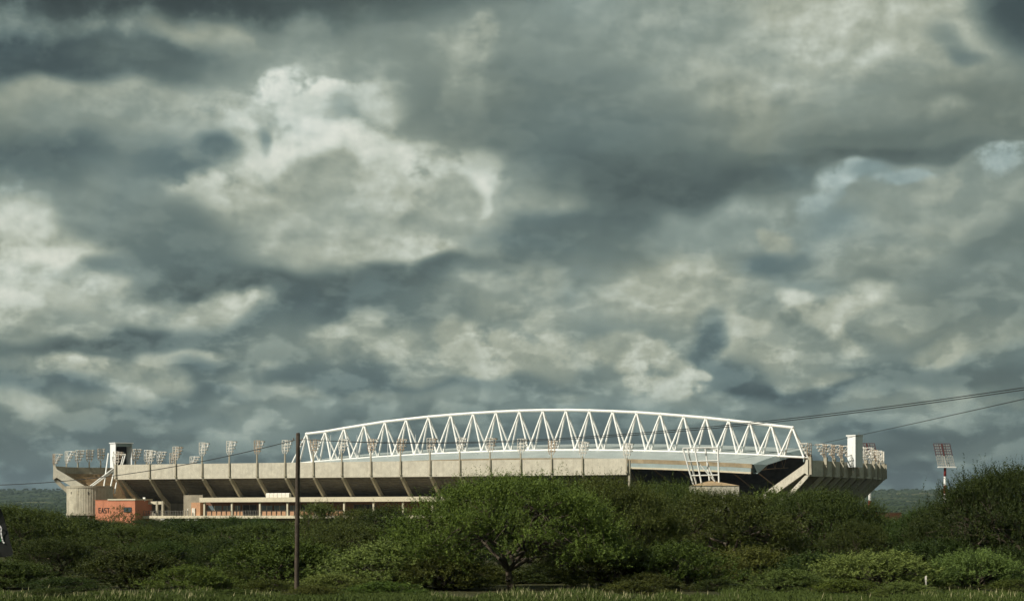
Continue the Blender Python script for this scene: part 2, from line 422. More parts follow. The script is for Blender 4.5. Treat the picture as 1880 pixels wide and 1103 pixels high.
def cloud_layer(rows, idx):
    """a node group that lays some clouds over what is behind them.
    row: edge kind, direction (photo-pixel units), radii, tilt, tone, cover, edge softness, coolness"""
    global WN, WL, TC
    use = sorted({(0 if w[0] == 'W' else 5) + ROTS.index(w[5]) for w in rows})
    g = bpy.data.node_groups.new('clouds_%d' % idx, 'ShaderNodeTree')
    for k in use:
        g.interface.new_socket('V%d' % k, in_out='INPUT', socket_type='NodeSocketVector')
    g.interface.new_socket('TC', in_out='INPUT', socket_type='NodeSocketVector')
    g.interface.new_socket('TC', in_out='OUTPUT', socket_type='NodeSocketVector')
    keep = (WN, WL)
    WN, WL = g.nodes, g.links
    gi = wn('NodeGroupInput'); go = wn('NodeGroupOutput')
    tc_ = gi.outputs[len(use)]
    vec = {}
    for k, u in enumerate(use):
        n = wn('ShaderNodeVectorMath', operation='MULTIPLY_ADD')   # evaluated after the layer behind (keeps the shader stack small)
        lk(tc_, n.inputs[0]); n.inputs[1].default_value = (1e-9, 1e-9, 1e-9); lk(gi.outputs[k], n.inputs[2])
        vec[u] = n.outputs[0]
    for (kd, x, y, rx, ry, rot, t, a, s, c) in rows:
        A = atan((x - 940.0) / F)
        E = atan((HY - y) / F * cos(A))
        cx, cy, sx, sy = A * KS, E * KS, 100.0 / rx, 100.0 / ry
        r = radians(-rot)
        m = wn('ShaderNodeVectorMath', operation='MULTIPLY_ADD')
        lk(vec[(0 if kd == 'W' else 5) + ROTS.index(rot)], m.inputs[0])
        m.inputs[1].default_value = (sx, sy, 0 if kd == 'S' else 0.85 if t > 0.5 else 0.8)
        m.inputs[2].default_value = (-(cos(r) * cx + sin(r) * cy) * sx, -(-sin(r) * cx + cos(r) * cy) * sy, 0)
        s = min(0.9, s * (SOFT if t < 0.56 or kd == 'S' else 0.55 if y < 480 else 0.8))
        mask = wmap(wvec('LENGTH', m.outputs[0]), 1 - s, 1 + s, a, 0.0, 'SMOOTHSTEP')
        n = wn('ShaderNodeMix', data_type='VECTOR', factor_mode='UNIFORM')
        n.clamp_factor = False
        lk(mask, n.inputs[0]); lk(tc_, n.inputs[4]); n.inputs[5].default_value = (t, c, 0)
        tc_ = n.outputs[1]
    lk(tc_, go.inputs[0])
    WN, WL = keep
    u_ = wn('ShaderNodeGroup'); u_.node_tree = g
    for k, u in enumerate(use):
        lk(VECS[u], u_.inputs[k])
    lk(TC, u_.inputs[len(use)])
    TC = u_.outputs[0]

SOFT = 1.15
for k in range(0, len(CLOUDS), 20):
    cloud_layer(CLOUDS[k:k + 20], k // 20)
sp2 = wn('ShaderNodeSeparateXYZ')
lk(TC, sp2.inputs[0])
tone, cool = sp2.outputs[0], sp2.outputs[1]

# relief inside the clouds, lit from the upper left; the dark bellies are smooth
F2 = wnoise(wvec('MULTIPLY', wvec('ADD', PS, (0.13, -0.18, 0.0)), FL), 1.4, 7.0, 0.55)
rel = wmath('SUBTRACT', F2, FB)
tone = wmath('ADD', wmath('MULTIPLY', wmath('SUBTRACT', tone, 0.48), 1.30), 0.50)
# small cumulus scattered through the cover, closer set towards the horizon
n4 = wnoise(wvec('MULTIPLY', PS, (1.0, 1.9, 1.0)), 0.95, 6.0, 0.53)
pf = wmath('MULTIPLY', wmath('SUBTRACT', wmap(n4, 0.44, 0.60, 0.0, 1.0), 0.45), wmap(ele, 0.05, 0.16, 0.11, 0.03))
tone = wmath('ADD', tone, pf)
amp = wmap(tone, 0.44, 0.76, 0.14, 1.0)
rel = wmath('ADD', wmath('MULTIPLY', rel, 0.30), wmath('MULTIPLY', wmath('SUBTRACT', 0.5, FB), 0.09))
tone = wmath('ADD', tone, wmath('MULTIPLY', rel, amp))

def wramp(fac, stops):
    r = wn('ShaderNodeValToRGB')
    lk(fac, r.inputs[0])
    el = r.color_ramp.elements
    while len(el) < len(stops):
        el.new(0.5)
    for e, (p, c) in zip(el, stops):
        e.position = p
        e.color = (*[((v / 255.0 + 0.055) / 1.055) ** 2.4 if v > 10 else v / 255.0 / 12.92 for v in c], 1)
    return r.outputs[0]

warm = wramp(tone, [(0.15, (46, 53, 50)), (0.30, (72, 82, 76)), (0.42, (102, 114, 104)), (0.55, (138, 147, 132)),
                    (0.66, (170, 176, 158)), (0.76, (198, 204, 189)), (0.90, (226, 228, 214))])
cold = wramp(tone, [(0.15, (42, 54, 56)), (0.30, (68, 84, 86)), (0.42, (97, 116, 116)), (0.55, (131, 150, 147)),
                    (0.66, (162, 178, 173)), (0.76, (190, 205, 200)), (0.90, (220, 228, 222))])
mixc = wn('ShaderNodeMix', data_type='RGBA')
cn = wmath('ADD', cool, wmath('MULTIPLY', wmath('SUBTRACT', gen, 0.5), 0.9), clamp=True)
lk(cn, mixc.inputs[0]); lk(warm, mixc.inputs[6]); lk(cold, mixc.inputs[7])

sky = wn('ShaderNodeTexSky', sky_type='NISHITA')
sky.sun_disc = False
sky.sun_elevation = SUN_EL
sky.sun_rotation = SUN_AZ
bg_sky = wn('ShaderNodeBackground'); bg_sky.inputs[1].default_value = 0.05
lk(sky.outputs[0], bg_sky.inputs[0])
bg_cl = wn('ShaderNodeBackground'); bg_cl.inputs[1].default_value = 0.91
lk(mixc.outputs[2], bg_cl.inputs[0])
ms = wn('ShaderNodeMixShader'); ms.inputs[0].default_value = 0.93
lk(bg_sky.outputs[0], ms.inputs[1]); lk(bg_cl.outputs[0], ms.inputs[2])
wo = wn('ShaderNodeOutputWorld')
lk(ms.outputs[0], wo.inputs[0])
world.cycles.sampling_method = 'MANUAL'
world.cycles.sample_map_resolution = 512

# ------------------------------------------------------------------ helpers
import numpy as np

def at(px, py, Y):
    """world point seen at a photograph pixel, at depth Y"""
    return Vector(((px - 940.0) / F * Y, Y, EYE + (HY - py) * Y / F))

def zat(py, Y):
    return EYE + (HY - py) * Y / F

class MB:
    """collects shapes in world coordinates; build() links them as one mesh object"""
    def __init__(self):
        self.v = []; self.f = []
    def add(self, vs, fs):
        o = len(self.v)
        self.v += [tuple(p) for p in vs]
        self.f += [tuple(i + o for i in f) for f in fs]
        return self
    def hexa(self, b, t):
        """b, t: four bottom and four top corners in the same order"""
        return self.add(list(b) + list(t), [(3, 2, 1, 0), (4, 5, 6, 7), (0, 1, 5, 4), (1, 2, 6, 5), (2, 3, 7, 6), (3, 0, 4, 7)])
    def box(self, o, ex, ey, ez):
        """corner o and three edge vectors"""
        o, ex, ey, ez = Vector(o), Vector(ex), Vector(ey), Vector(ez)
        b = [o, o + ex, o + ex + ey, o + ey]
        return self.hexa(b, [p + ez for p in b])
    def cbox(self, c, sx, sy, sz, rz=0.0):
        """box centred in plan, standing on c"""
        x = Vector((cos(rz), sin(rz), 0)); y = Vector((-sin(rz), cos(rz), 0))
        c = Vector(c)
        return self.box(c - x * sx / 2 - y * sy / 2, x * sx, y * sy, Vector((0, 0, sz)))
    def bar(self, p, q, w, h=None, up=(0, 0, 1)):
        """rectangular bar from p to q"""
        p, q = Vector(p), Vector(q)
        h = h or w
        d = (q - p).normalized()
        u = Vector(up)
        if abs(d.dot(u)) > 0.98:
            u = Vector((0.3, 1, 0))
        s = d.cross(u).normalized()
        t = s.cross(d).normalized()
        s *= w / 2; t *= h / 2
        return self.hexa([p - s - t, p + s - t, p + s + t, p - s + t], [q - s - t, q + s - t, q + s + t, q - s + t])
    def tube(self, p, q, r0, r1=None, n=8, cap=True):
        p, q = Vector(p), Vector(q)
        r1 = r0 if r1 is None else r1
        d = (q - p).normalized()
        u = Vector((0, 0, 1)) if abs(d.z) < 0.95 else Vector((1, 0, 0))
        s = d.cross(u).normalized(); t = d.cross(s).normalized()
        vs = []
        for c, r in ((p, r0), (q, r1)):
            for k in range(n):
                a = 2 * pi * k / n
                vs.append(c + s * (cos(a) * r) + t * (sin(a) * r))
        fs = [(k, (k + 1) % n, n + (k + 1) % n, n + k) for k in range(n)]
        if cap:
            fs += [tuple(range(n))[::-1], tuple(range(n, 2 * n))]
        return self.add(vs, fs)
    def prism(self, poly, ext):
        """closed polygon (3-D points) extruded by a vector"""
        poly = [Vector(p) for p in poly]; n = len(poly)
        e = Vector(ext)
        vs = poly + [p + e for p in poly]
        fs = [tuple(range(n))[::-1], tuple(range(n, 2 * n))]
        fs += [(k, (k + 1) % n, n + (k + 1) % n, n + k) for k in range(n)]
        return self.add(vs, fs)
    def mesh(self, name, off=(0, 0, 0)):
        me = bpy.data.meshes.new(name)
        ox, oy, oz = off
        me.from_pydata([(x - ox, y - oy, z - oz) for x, y, z in self.v], [], self.f)
        bm = bmesh.new(); bm.from_mesh(me)
        bmesh.ops.recalc_face_normals(bm, faces=bm.faces)
        bm.to_mesh(me); bm.free()
        return me
    def build(self, name, mat, parent=None, smooth=False):
        off = (0, 0, 0)
        q = parent
        while q is not None:
            off = tuple(a + b for a, b in zip(off, q.location)); q = q.parent
        me = self.mesh(name, off)
        me.materials.append(mat)
        if smooth:
            for p in me.polygons:
                p.use_smooth = True
        return link(name, me, parent)

def link(name, data, parent=None, matrix=None):
    o = bpy.data.objects.new(name, data)
    COL.objects.link(o)
    if parent is not None:
        o.parent = parent
    if matrix is not None:
        o.matrix_basis = matrix
    return o

def empty(name, loc, rz=0.0):
    o = bpy.data.objects.new(name, None)
    o.empty_display_size = 0.5
    COL.objects.link(o)
    o.location = loc
    o.rotation_euler = (0, 0, rz)
    return o

def tag(o, label=None, cat=None, group=None, kind=None):
    for k, v in (('label', label), ('category', cat), ('group', group), ('kind', kind)):
        if v:
            o[k] = v
    return o

ORD = ['first', 'second', 'third', 'fourth', 'fifth', 'sixth', 'seventh', 'eighth', 'ninth', 'tenth', 'eleventh', 'twelfth',
       'thirteenth', 'fourteenth', 'fifteenth', 'sixteenth', 'seventeenth', 'eighteenth', 'nineteenth', 'twentieth']

# ------------------------------------------------------------------ materials
def mat(name, col, rough=0.8, var=0.12, scale=1.0, metal=0.0, streak=0.0, streak_col=(0.1, 0.08, 0.05), bump=0.0, spec=0.3, col2=None, detail=5.0):
    """solid colour broken by noise (in metres) and, if asked, by vertical run-off streaks"""
    m = bpy.data.materials.new(name)
    m.use_nodes = True
    nt = m.node_tree; N = nt.nodes; L = nt.links
    b = N['Principled BSDF']
    b.inputs['Roughness'].default_value = rough
    b.inputs['Metallic'].default_value = metal
    b.inputs['Specular IOR Level'].default_value = spec
    g = N.new('ShaderNodeNewGeometry')
    n = N.new('ShaderNodeTexNoise'); n.inputs['Scale'].default_value = scale; n.inputs['Detail'].default_value = detail
    L.new(g.outputs['Position'], n.inputs['Vector'])
    r = N.new('ShaderNodeValToRGB')
    c2 = col2 or tuple(c * (1 - var) for c in col)
    r.color_ramp.elements[0].position = 0.3; r.color_ramp.elements[0].color = (*c2, 1)
    r.color_ramp.elements[1].position = 0.7; r.color_ramp.elements[1].color = (*[min(1, c * (1 + (0 if col2 else var))) for c in col], 1)
    L.new(n.outputs['Fac'], r.inputs[0])
    out = r.outputs[0]
    if streak > 0:
        mp = N.new('ShaderNodeMapping'); mp.inputs['Scale'].default_value = (1.6, 1.6, 0.09)
        L.new(g.outputs['Position'], mp.inputs[0])
        s = N.new('ShaderNodeTexNoise'); s.inputs['Scale'].default_value = 1.0; s.inputs['Detail'].default_value = 6.0; s.inputs['Roughness'].default_value = 0.65
        L.new(mp.outputs[0], s.inputs['Vector'])
        k = N.new('ShaderNodeMapRange'); k.inputs[1].default_value = 0.50; k.inputs[2].default_value = 0.75; k.inputs[4].default_value = streak
        L.new(s.outputs['Fac'], k.inputs[0])
        mx = N.new('ShaderNodeMix'); mx.data_type = 'RGBA'
        L.new(k.outputs[0], mx.inputs[0]); L.new(out, mx.inputs[6]); mx.inputs[7].default_value = (*streak_col, 1)
        out = mx.outputs[2]
    L.new(out, b.inputs['Base Color'])
    if bump > 0:
        bp = N.new('ShaderNodeBump'); bp.inputs['Strength'].default_value = bump; bp.inputs['Distance'].default_value = 0.05
        L.new(n.outputs['Fac'], bp.inputs['Height']); L.new(bp.outputs[0], b.inputs['Normal'])
    return m

M = {
    'fascia': mat('fascia_concrete', (0.52, 0.49, 0.405), 0.9, 0.13, 0.7, streak=0.40, streak_col=(0.28, 0.245, 0.18), bump=0.1),
    'conc': mat('concrete', (0.36, 0.33, 0.255), 0.9, 0.16, 0.5, streak=0.35, streak_col=(0.2, 0.17, 0.12), bump=0.1),
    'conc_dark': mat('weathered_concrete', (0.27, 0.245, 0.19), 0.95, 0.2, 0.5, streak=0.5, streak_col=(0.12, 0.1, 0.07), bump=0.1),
    'drum': mat('stained_concrete', (0.43, 0.40, 0.31), 0.92, 0.16, 0.6, streak=0.75, streak_col=(0.16, 0.14, 0.10), bump=0.1),
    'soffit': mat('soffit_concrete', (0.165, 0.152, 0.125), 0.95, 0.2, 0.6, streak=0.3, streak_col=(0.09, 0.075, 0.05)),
    'terrace': mat('terrace_concrete', (0.33, 0.24, 0.14), 0.9, 0.25, 0.8, streak=0.3, streak_col=(0.13, 0.09, 0.05)),
    'stand_shade': mat('shade_darkened_stand', (0.085, 0.085, 0.08), 0.9, 0.25, 0.6),  # shade under the far roof put into the colour of seats and back wall
    'white': mat('white_steel', (0.80, 0.80, 0.77), 0.5, 0.05, 0.8, streak=0.22, streak_col=(0.55, 0.5, 0.42)),
    'white_old': mat('worn_white_steel', (0.70, 0.67, 0.60), 0.6, 0.08, 1.5, streak=0.35, streak_col=(0.45, 0.25, 0.12)),
    'rust': mat('rusty_steel', (0.40, 0.29, 0.19), 0.8, 0.3, 2.0, streak=0.4, streak_col=(0.55, 0.45, 0.35)),
    'cabin': mat('white_cladding', (0.74, 0.76, 0.76), 0.5, 0.04, 0.6, streak=0.2, streak_col=(0.5, 0.48, 0.42)),
    'dark': mat('dark_interior', (0.03, 0.03, 0.032), 0.7, 0.2, 1.0),
    'roof': mat('roof_sheet', (0.33, 0.37, 0.36), 0.45, 0.10, 0.15, streak=0.0),
    'gutter': mat('rusty_gutter', (0.30, 0.24, 0.155), 0.85, 0.25, 0.35, streak=0.35, streak_col=(0.16, 0.10, 0.05)),
    'roof_edge': mat('roof_edge_panel', (0.30, 0.37, 0.37), 0.5, 0.10, 0.3, streak=0.3, streak_col=(0.24, 0.2, 0.14)),
    'girder': mat('girder_steel', (0.27, 0.19, 0.115), 0.7, 0.25, 0.7),
    'orange': mat('orange_plaster', (0.50, 0.20, 0.115), 0.9, 0.08, 0.5, streak=0.2, streak_col=(0.42, 0.17, 0.09), bump=0.05),
    'orange_panel': mat('orange_board', (0.46, 0.26, 0.15), 0.85, 0.12, 1.5),
    'brick': mat('brown_brick', (0.15, 0.082, 0.052), 0.95, 0.2, 3.0, bump=0.2),
    'cream': mat('cream_plaster', (0.60, 0.545, 0.41), 0.85, 0.08, 0.8, streak=0.2, streak_col=(0.42, 0.36, 0.25)),
    'glass': mat('dark_glass', (0.05, 0.07, 0.08), 0.15, 0.1, 0.5, spec=0.6),
    'blueglass': mat('blue_grey_glass', (0.11, 0.145, 0.16), 0.25, 0.2, 0.8, spec=0.5),
    'black': mat('black_paint', (0.02, 0.02, 0.02), 0.5, 0.1, 1.0),
    'rail': mat('grey_rail', (0.16, 0.15, 0.13), 0.6, 0.2, 1.0),
    'red': mat('red_paint', (0.24, 0.035, 0.028), 0.55, 0.1, 1.0),
    'maroon': mat('faded_red_steel', (0.13, 0.045, 0.04), 0.7, 0.2, 1.5),
    'wood': mat('weathered_pole_wood', (0.062, 0.048, 0.036), 0.9, 0.3, 3.0, streak=0.6, streak_col=(0.028, 0.021, 0.016), bump=0.3),
    'cable': mat('black_cable', (0.022, 0.024, 0.024), 0.6, 0.1, 1.0),
    'lamp': mat('lamp_glass', (0.45, 0.45, 0.42), 0.2, 0.05, 1.0, spec=0.6),
    'lampback': mat('lamp_housing', (0.50, 0.48, 0.44), 0.6, 0.25, 1.5),
    'flag': mat('dark_flag_cloth', (0.014, 0.016, 0.015), 0.9, 0.15, 2.0),
    'flagwhite': mat('white_print', (0.75, 0.76, 0.75), 0.8, 0.03, 2.0),
    'flaggreen': mat('green_print', (0.02, 0.20, 0.06), 0.8, 0.1, 2.0),
    'bark': mat('thorn_tree_bark', (0.065, 0.053, 0.037), 0.95, 0.3, 4.0, bump=0.4),
}

# ------------------------------------------------------------------ ground and far hills
def ground_material():
    m = bpy.data.materials.new('veld_ground')
    m.use_nodes = True
    N = m.node_tree.nodes; L = m.node_tree.links
    b = N['Principled BSDF']; b.inputs['Roughness'].default_value = 1.0; b.inputs['Specular IOR Level'].default_value = 0.1
    g = N.new('ShaderNodeNewGeometry')
    n1 = N.new('ShaderNodeTexNoise'); n1.inputs['Scale'].default_value = 0.12; n1.inputs['Detail'].default_value = 8
    n2 = N.new('ShaderNodeTexNoise'); n2.inputs['Scale'].default_value = 2.5; n2.inputs['Detail'].default_value = 5
    L.new(g.outputs['Position'], n1.inputs['Vector']); L.new(g.outputs['Position'], n2.inputs['Vector'])
    r = N.new('ShaderNodeValToRGB')
    e = r.color_ramp.elements
    e[0].position = 0.3; e[0].color = (0.022, 0.028, 0.010, 1)
    e[1].position = 0.75; e[1].color = (0.065, 0.06, 0.028, 1)
    mx = N.new('ShaderNodeMath'); mx.operation = 'MULTIPLY_ADD'; mx.inputs[1].default_value = 0.6
    L.new(n1.outputs['Fac'], mx.inputs[0])
    m2 = N.new('ShaderNodeMath'); m2.operation = 'MULTIPLY'; m2.inputs[1].default_value = 0.4
    L.new(n2.outputs['Fac'], m2.inputs[0]); L.new(m2.outputs[0], mx.inputs[2])
    L.new(mx.outputs[0], r.inputs[0]); L.new(r.outputs[0], b.inputs['Base Color'])
    return m

def hill_material():
    m = bpy.data.materials.new('bush_hillside')
    m.use_nodes = True
    N = m.node_tree.nodes; L = m.node_tree.links
    b = N['Principled BSDF']; b.inputs['Roughness'].default_value = 1.0; b.inputs['Specular IOR Level'].default_value = 0.05
    g = N.new('ShaderNodeNewGeometry')
    mp = N.new('ShaderNodeMapping'); mp.inputs['Scale'].default_value = (0.0045, 0.0016, 0.0)
    L.new(g.outputs['Position'], mp.inputs[0])
    n1 = N.new('ShaderNodeTexNoise'); n1.inputs['Scale'].default_value = 1.0; n1.inputs['Detail'].default_value = 4; n1.inputs['Roughness'].default_value = 0.6
    L.new(mp.outputs[0], n1.inputs['Vector'])
    r = N.new('ShaderNodeValToRGB')
    e = r.color_ramp.elements
    e[0].position = 0.35; e[0].color = (0.018, 0.030, 0.014, 1)
    e[1].position = 0.80; e[1].color = (0.21, 0.19, 0.10, 1)
    x = e.new(0.54); x.color = (0.035, 0.050, 0.020, 1)
    x = e.new(0.64); x.color = (0.085, 0.09, 0.042, 1)
    L.new(n1.outputs['Fac'], r.inputs[0]); L.new(r.outputs[0], b.inputs['Base Color'])
    return m

MG = ground_material()
MH = hill_material()

def ground_z(x, y):
    return 0.0

# one sheet: fine cells near, coarse far, out to the horizon
xs = [-30000, -8000, -2500, -800, -300] + list(range(-120, 121, 12)) + [300, 800, 2500, 8000, 30000]
ys = [-3000, -200, 0, 60] + list(range(90, 260, 10)) + [300, 400, 600, 900, 1500, 4000, 12000, 40000]
vs = [(x, y, 0.0) for y in ys for x in xs]
nx = len(xs)
fs = [(j * nx + i, j * nx + i + 1, (j + 1) * nx + i + 1, (j + 1) * nx + i) for j in range(len(ys) - 1) for i in range(nx - 1)]
me = bpy.data.meshes.new('ground'); me.from_pydata(vs, [], fs); me.materials.append(MG)
tag(link('ground', me), 'flat dark green veld floor under the thorn trees', None, None, 'structure')

def hill_h(x, y):
    if y < 1100:
        return -2.0
    t = y / 9000.0
    base = 138.0 * t ** 2.15 - 2.0
    k = x / y
    side = 1.0 + 0.02 * sin(k * 17.0 + 0.6) + 0.05 * (k > 0) * sin(k * 40.0)
    n = mnoise.noise(Vector((x / 1500.0, y / 1400.0, 0.3))) * 7.0 * t + mnoise.noise(Vector((x / 420.0, y / 500.0, 4.3))) * 2.6 * t
    ridge = 138.0 * side + mnoise.noise(Vector((x / 700.0, 3.0, 7.7))) * 5.0 + mnoise.noise(Vector((x / 170.0, 3.0, 2.7))) * 2.0
    z = (base * side + n)
    if y > 8800:
        z = min(z, ridge) - (y - 8800) * 0.06
    return min(z, ridge)

nxh, nyh = 150, 70
vs = []; fs = []
for j in range(nyh):
    y = 1000.0 * (11.0 ** (j / (nyh - 1.0)))
    for i in range(nxh):
        k = -0.42 + 0.84 * i / (nxh - 1.0)
        x = k * (y + 600)
        vs.append((x, y, hill_h(x, y)))
fs = [(j * nxh + i, j * nxh + i + 1, (j + 1) * nxh + i + 1, (j + 1) * nxh + i) for j in range(nyh - 1) for i in range(nxh - 1)]
me = bpy.data.meshes.new('hills'); me.from_pydata(vs, [], fs); me.materials.append(MH)
for p in me.polygons:
    p.use_smooth = True
tag(link('hills', me), 'distant blue bush covered hillside with pale fields', None, None, 'structure')

# far bush: crowns too far off to tell apart
MFB = mat('far_bush_leaf', (0.030, 0.044, 0.018), 1.0, 0.35, 0.02, spec=0.05)
rr = random.Random(21)
V = []; FA = []
phi = (1 + 5 ** 0.5) / 2
ico = [Vector(p).normalized() for p in ((-1, phi, 0), (1, phi, 0), (-1, -phi, 0), (1, -phi, 0), (0, -1, phi), (0, 1, phi), (0, -1, -phi), (0, 1, -phi), (phi, 0, -1), (phi, 0, 1), (-phi, 0, -1), (-phi, 0, 1))]
icof = ((0, 11, 5), (0, 5, 1), (0, 1, 7), (0, 7, 10), (0, 10, 11), (1, 5, 9), (5, 11, 4), (11, 10, 2), (10, 7, 6), (7, 1, 8), (3, 9, 4), (3, 4, 2), (3, 2, 6), (3, 6, 8), (3, 8, 9), (4, 9, 5), (2, 4, 11), (6, 2, 10), (8, 6, 7), (9, 8, 1))
for k in range(13000):
    y = 1100.0 * (8.0 ** (rr.random() ** 0.8))
    x = rr.choice((-1, 1)) * y * rr.uniform(0.15, 0.27)
    if mnoise.noise(Vector((x / 260.0, y / 900.0, 1.1))) < -0.12 and rr.random() < 0.85:
        continue
    s = rr.uniform(1.2, 2.6) * (0.8 + y / 6500.0)
    c = Vector((x, y, hill_h(x, y) + s * 0.35))
    o = len(V)
    for p in ico:
        q = rr.uniform(0.75, 1.2)
        V.append((c.x + p.x * s * 1.5 * q, c.y + p.y * s * 1.5 * q, c.z + p.z * s * 0.8 * q))
    FA += [tuple(i + o for i in f) for f in icof]
me = bpy.data.meshes.new('far_bush'); me.from_pydata(V, [], FA); me.materials.append(MFB)
tag(link('far_bush', me), 'dark bush scattered over the distant hillside', 'bush', None, 'stuff')

# ------------------------------------------------------------------ stadium frame: U along the near stand, W towards the pitch
TH = radians(24.0)
SO = Vector((-40.9, 613.0, 0))
SU = Vector((cos(TH), -sin(TH), 0))
SV = Vector((sin(TH), cos(TH), 0))

def S(u, v, z):
    return SO + SU * u + SV * v + Vector((0, 0, z))

def u_at(px, v):
    k = (px - 940.0) / F
    return (k * (SO.y + v * SV.y) - SO.x - v * SV.x) / (SU.x - k * SU.y)

def sv(px, py, v):
    """world point at a photograph pixel in the plane v = const of the stadium"""
    u = u_at(px, v)
    Y = (SO + SU * u + SV * v).y
    p = S(u, v, 0); p.z = zat(py, Y)
    return p

Z_FT, Z_FB = 21.3, 16.85              # fascia top and bottom
UP = Vector((0, 0, 1))

def stand(name, label, pts, side, fascia_mat, ends=(True, True), nsteps=23, smat='soffit', tmat='terrace', last_raker=True, rmat='conc'):
    """raked concrete stand swept along pts (plan points of the outer wall); side = +1 when the pitch lies left of the path"""
    pts = [Vector((p[0], p[1], 0)) for p in pts]
    n = len(pts)
    root = empty(name, pts[n // 2])
    tag(root, label, 'grandstand')
    inn = []
    for k in range(n):
        d = (pts[min(k + 1, n - 1)] - pts[max(k - 1, 0)]).normalized()
        inn.append(Vector((-d.y, d.x, 0)) * side)
    def P(k, d, z):
        return pts[k] + inn[k] * d + UP * z
    for k in range(n - 1):
        mb = MB()
        a, b = 0.0, 0.32
        g = 0.004
        t = (pts[k + 1] - pts[k]).normalized() * g
        mb.hexa([P(k, a, Z_FB) + t, P(k + 1, a, Z_FB) - t, P(k + 1, b, Z_FB) - t, P(k, b, Z_FB) + t],
                [P(k, a, Z_FT) + t, P(k + 1, a, Z_FT) - t, P(k + 1, b, Z_FT) - t, P(k, b, Z_FT) + t])
        # lower edge beam, a little proud
        mb.hexa([P(k, -0.05, Z_FB - 0.05) + t, P(k + 1, -0.05, Z_FB - 0.05) - t, P(k + 1, 0.5, Z_FB - 0.05) - t, P(k, 0.5, Z_FB - 0.05) + t],
                [P(k, -0.05, Z_FB + 0.75) + t, P(k + 1, -0.05, Z_FB + 0.75) - t, P(k + 1, 0.5, Z_FB + 0.75) - t, P(k, 0.5, Z_FB + 0.75) + t])
        mb.build('fascia_panel', fascia_mat, root)
    # stepped terrace slab (seats on top, ribbed soffit below)
    prof = []
    tread, rise = 0.85, 0.5
    z0, d0 = 19.2, 0.5
    top = []; bot = []
    for i in range(nsteps):
        top += [(d0 + i * tread, z0 - i * rise), (d0 + (i + 1) * tread, z0 - i * rise)]
        bot += [(d0 + i * tread, z0 - i * rise - 0.62), (d0 + (i + 1) * tread - 0.18, z0 - i * rise - 0.62), (d0 + (i + 1) * tread - 0.18, z0 - i * rise - 0.90)]
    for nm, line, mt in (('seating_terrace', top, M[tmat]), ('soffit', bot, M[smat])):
        vs = []; fs = []
        m_ = len(line)
        for k in range(n):
            for (d, z) in line:
                vs.append(P(k, d, z))
        for k in range(n - 1):
            for i in range(m_ - 1):
                fs.append((k * m_ + i, k * m_ + i + 1, (k + 1) * m_ + i + 1, (k + 1) * m_ + i))
        mb = MB(); mb.add(vs, fs)
        mb.build(nm, mt, root)
    # rakers, pilasters, columns
    for k in range(n if last_raker else n - 1):
        d = (pts[min(k + 1, n - 1)] - pts[max(k - 1, 0)]).normalized()
        w = 0.62
        mb = MB()
        line = [(-0.12, 17.15), (0.35, 17.15), (1.1, 17.0), (6.6, 12.2), (11.0, 9.4), (11.0, 8.3), (10.2, 8.3), (5.5, 11.4), (0.25, 16.3)]
        mb.prism([P(k, a, z) - d * w / 2 for a, z in line], d * w)
        mb.build('raker', M[rmat], root)
        mb = MB()
        mb.prism([P(k, a, z) - d * 0.3 for a, z in ((10.25, 0), (10.95, 0), (10.95, 8.6), (10.25, 8.6))], d * 0.6)
        mb.build('column', M['conc'], root)
    for k, on in ((0, ends[0]), (n - 1, ends[1])):
        if not on:
            continue
        d = (pts[min(k + 1, n - 1)] - pts[max(k - 1, 0)]).normalized()
        s = -1 if k == 0 else 1
        mb = MB()
        L_ = nsteps * tread
        mb.prism([P(k, a, z) + d * s * 0.02 for a, z in ((-0.15, 21.5), (0.5, 21.5), (0.9, 20.3), (L_, 20.3 - (L_ - 0.9) * 0.588), (L_, 17.7 - (L_ - 0.9) * 0.588), (0.9, 17.7), (-0.15, 17.0))], d * s * 0.7)
        mb.build('end_wall', M['fascia'], root)
    # concourse wall under the terrace
    vs = []
    for k in range(n):
        vs += [P(k, 15.5, 0), P(k, 15.5, 9.6)]
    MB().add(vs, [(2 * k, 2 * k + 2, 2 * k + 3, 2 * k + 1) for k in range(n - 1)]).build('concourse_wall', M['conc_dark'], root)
    return root, pts, inn

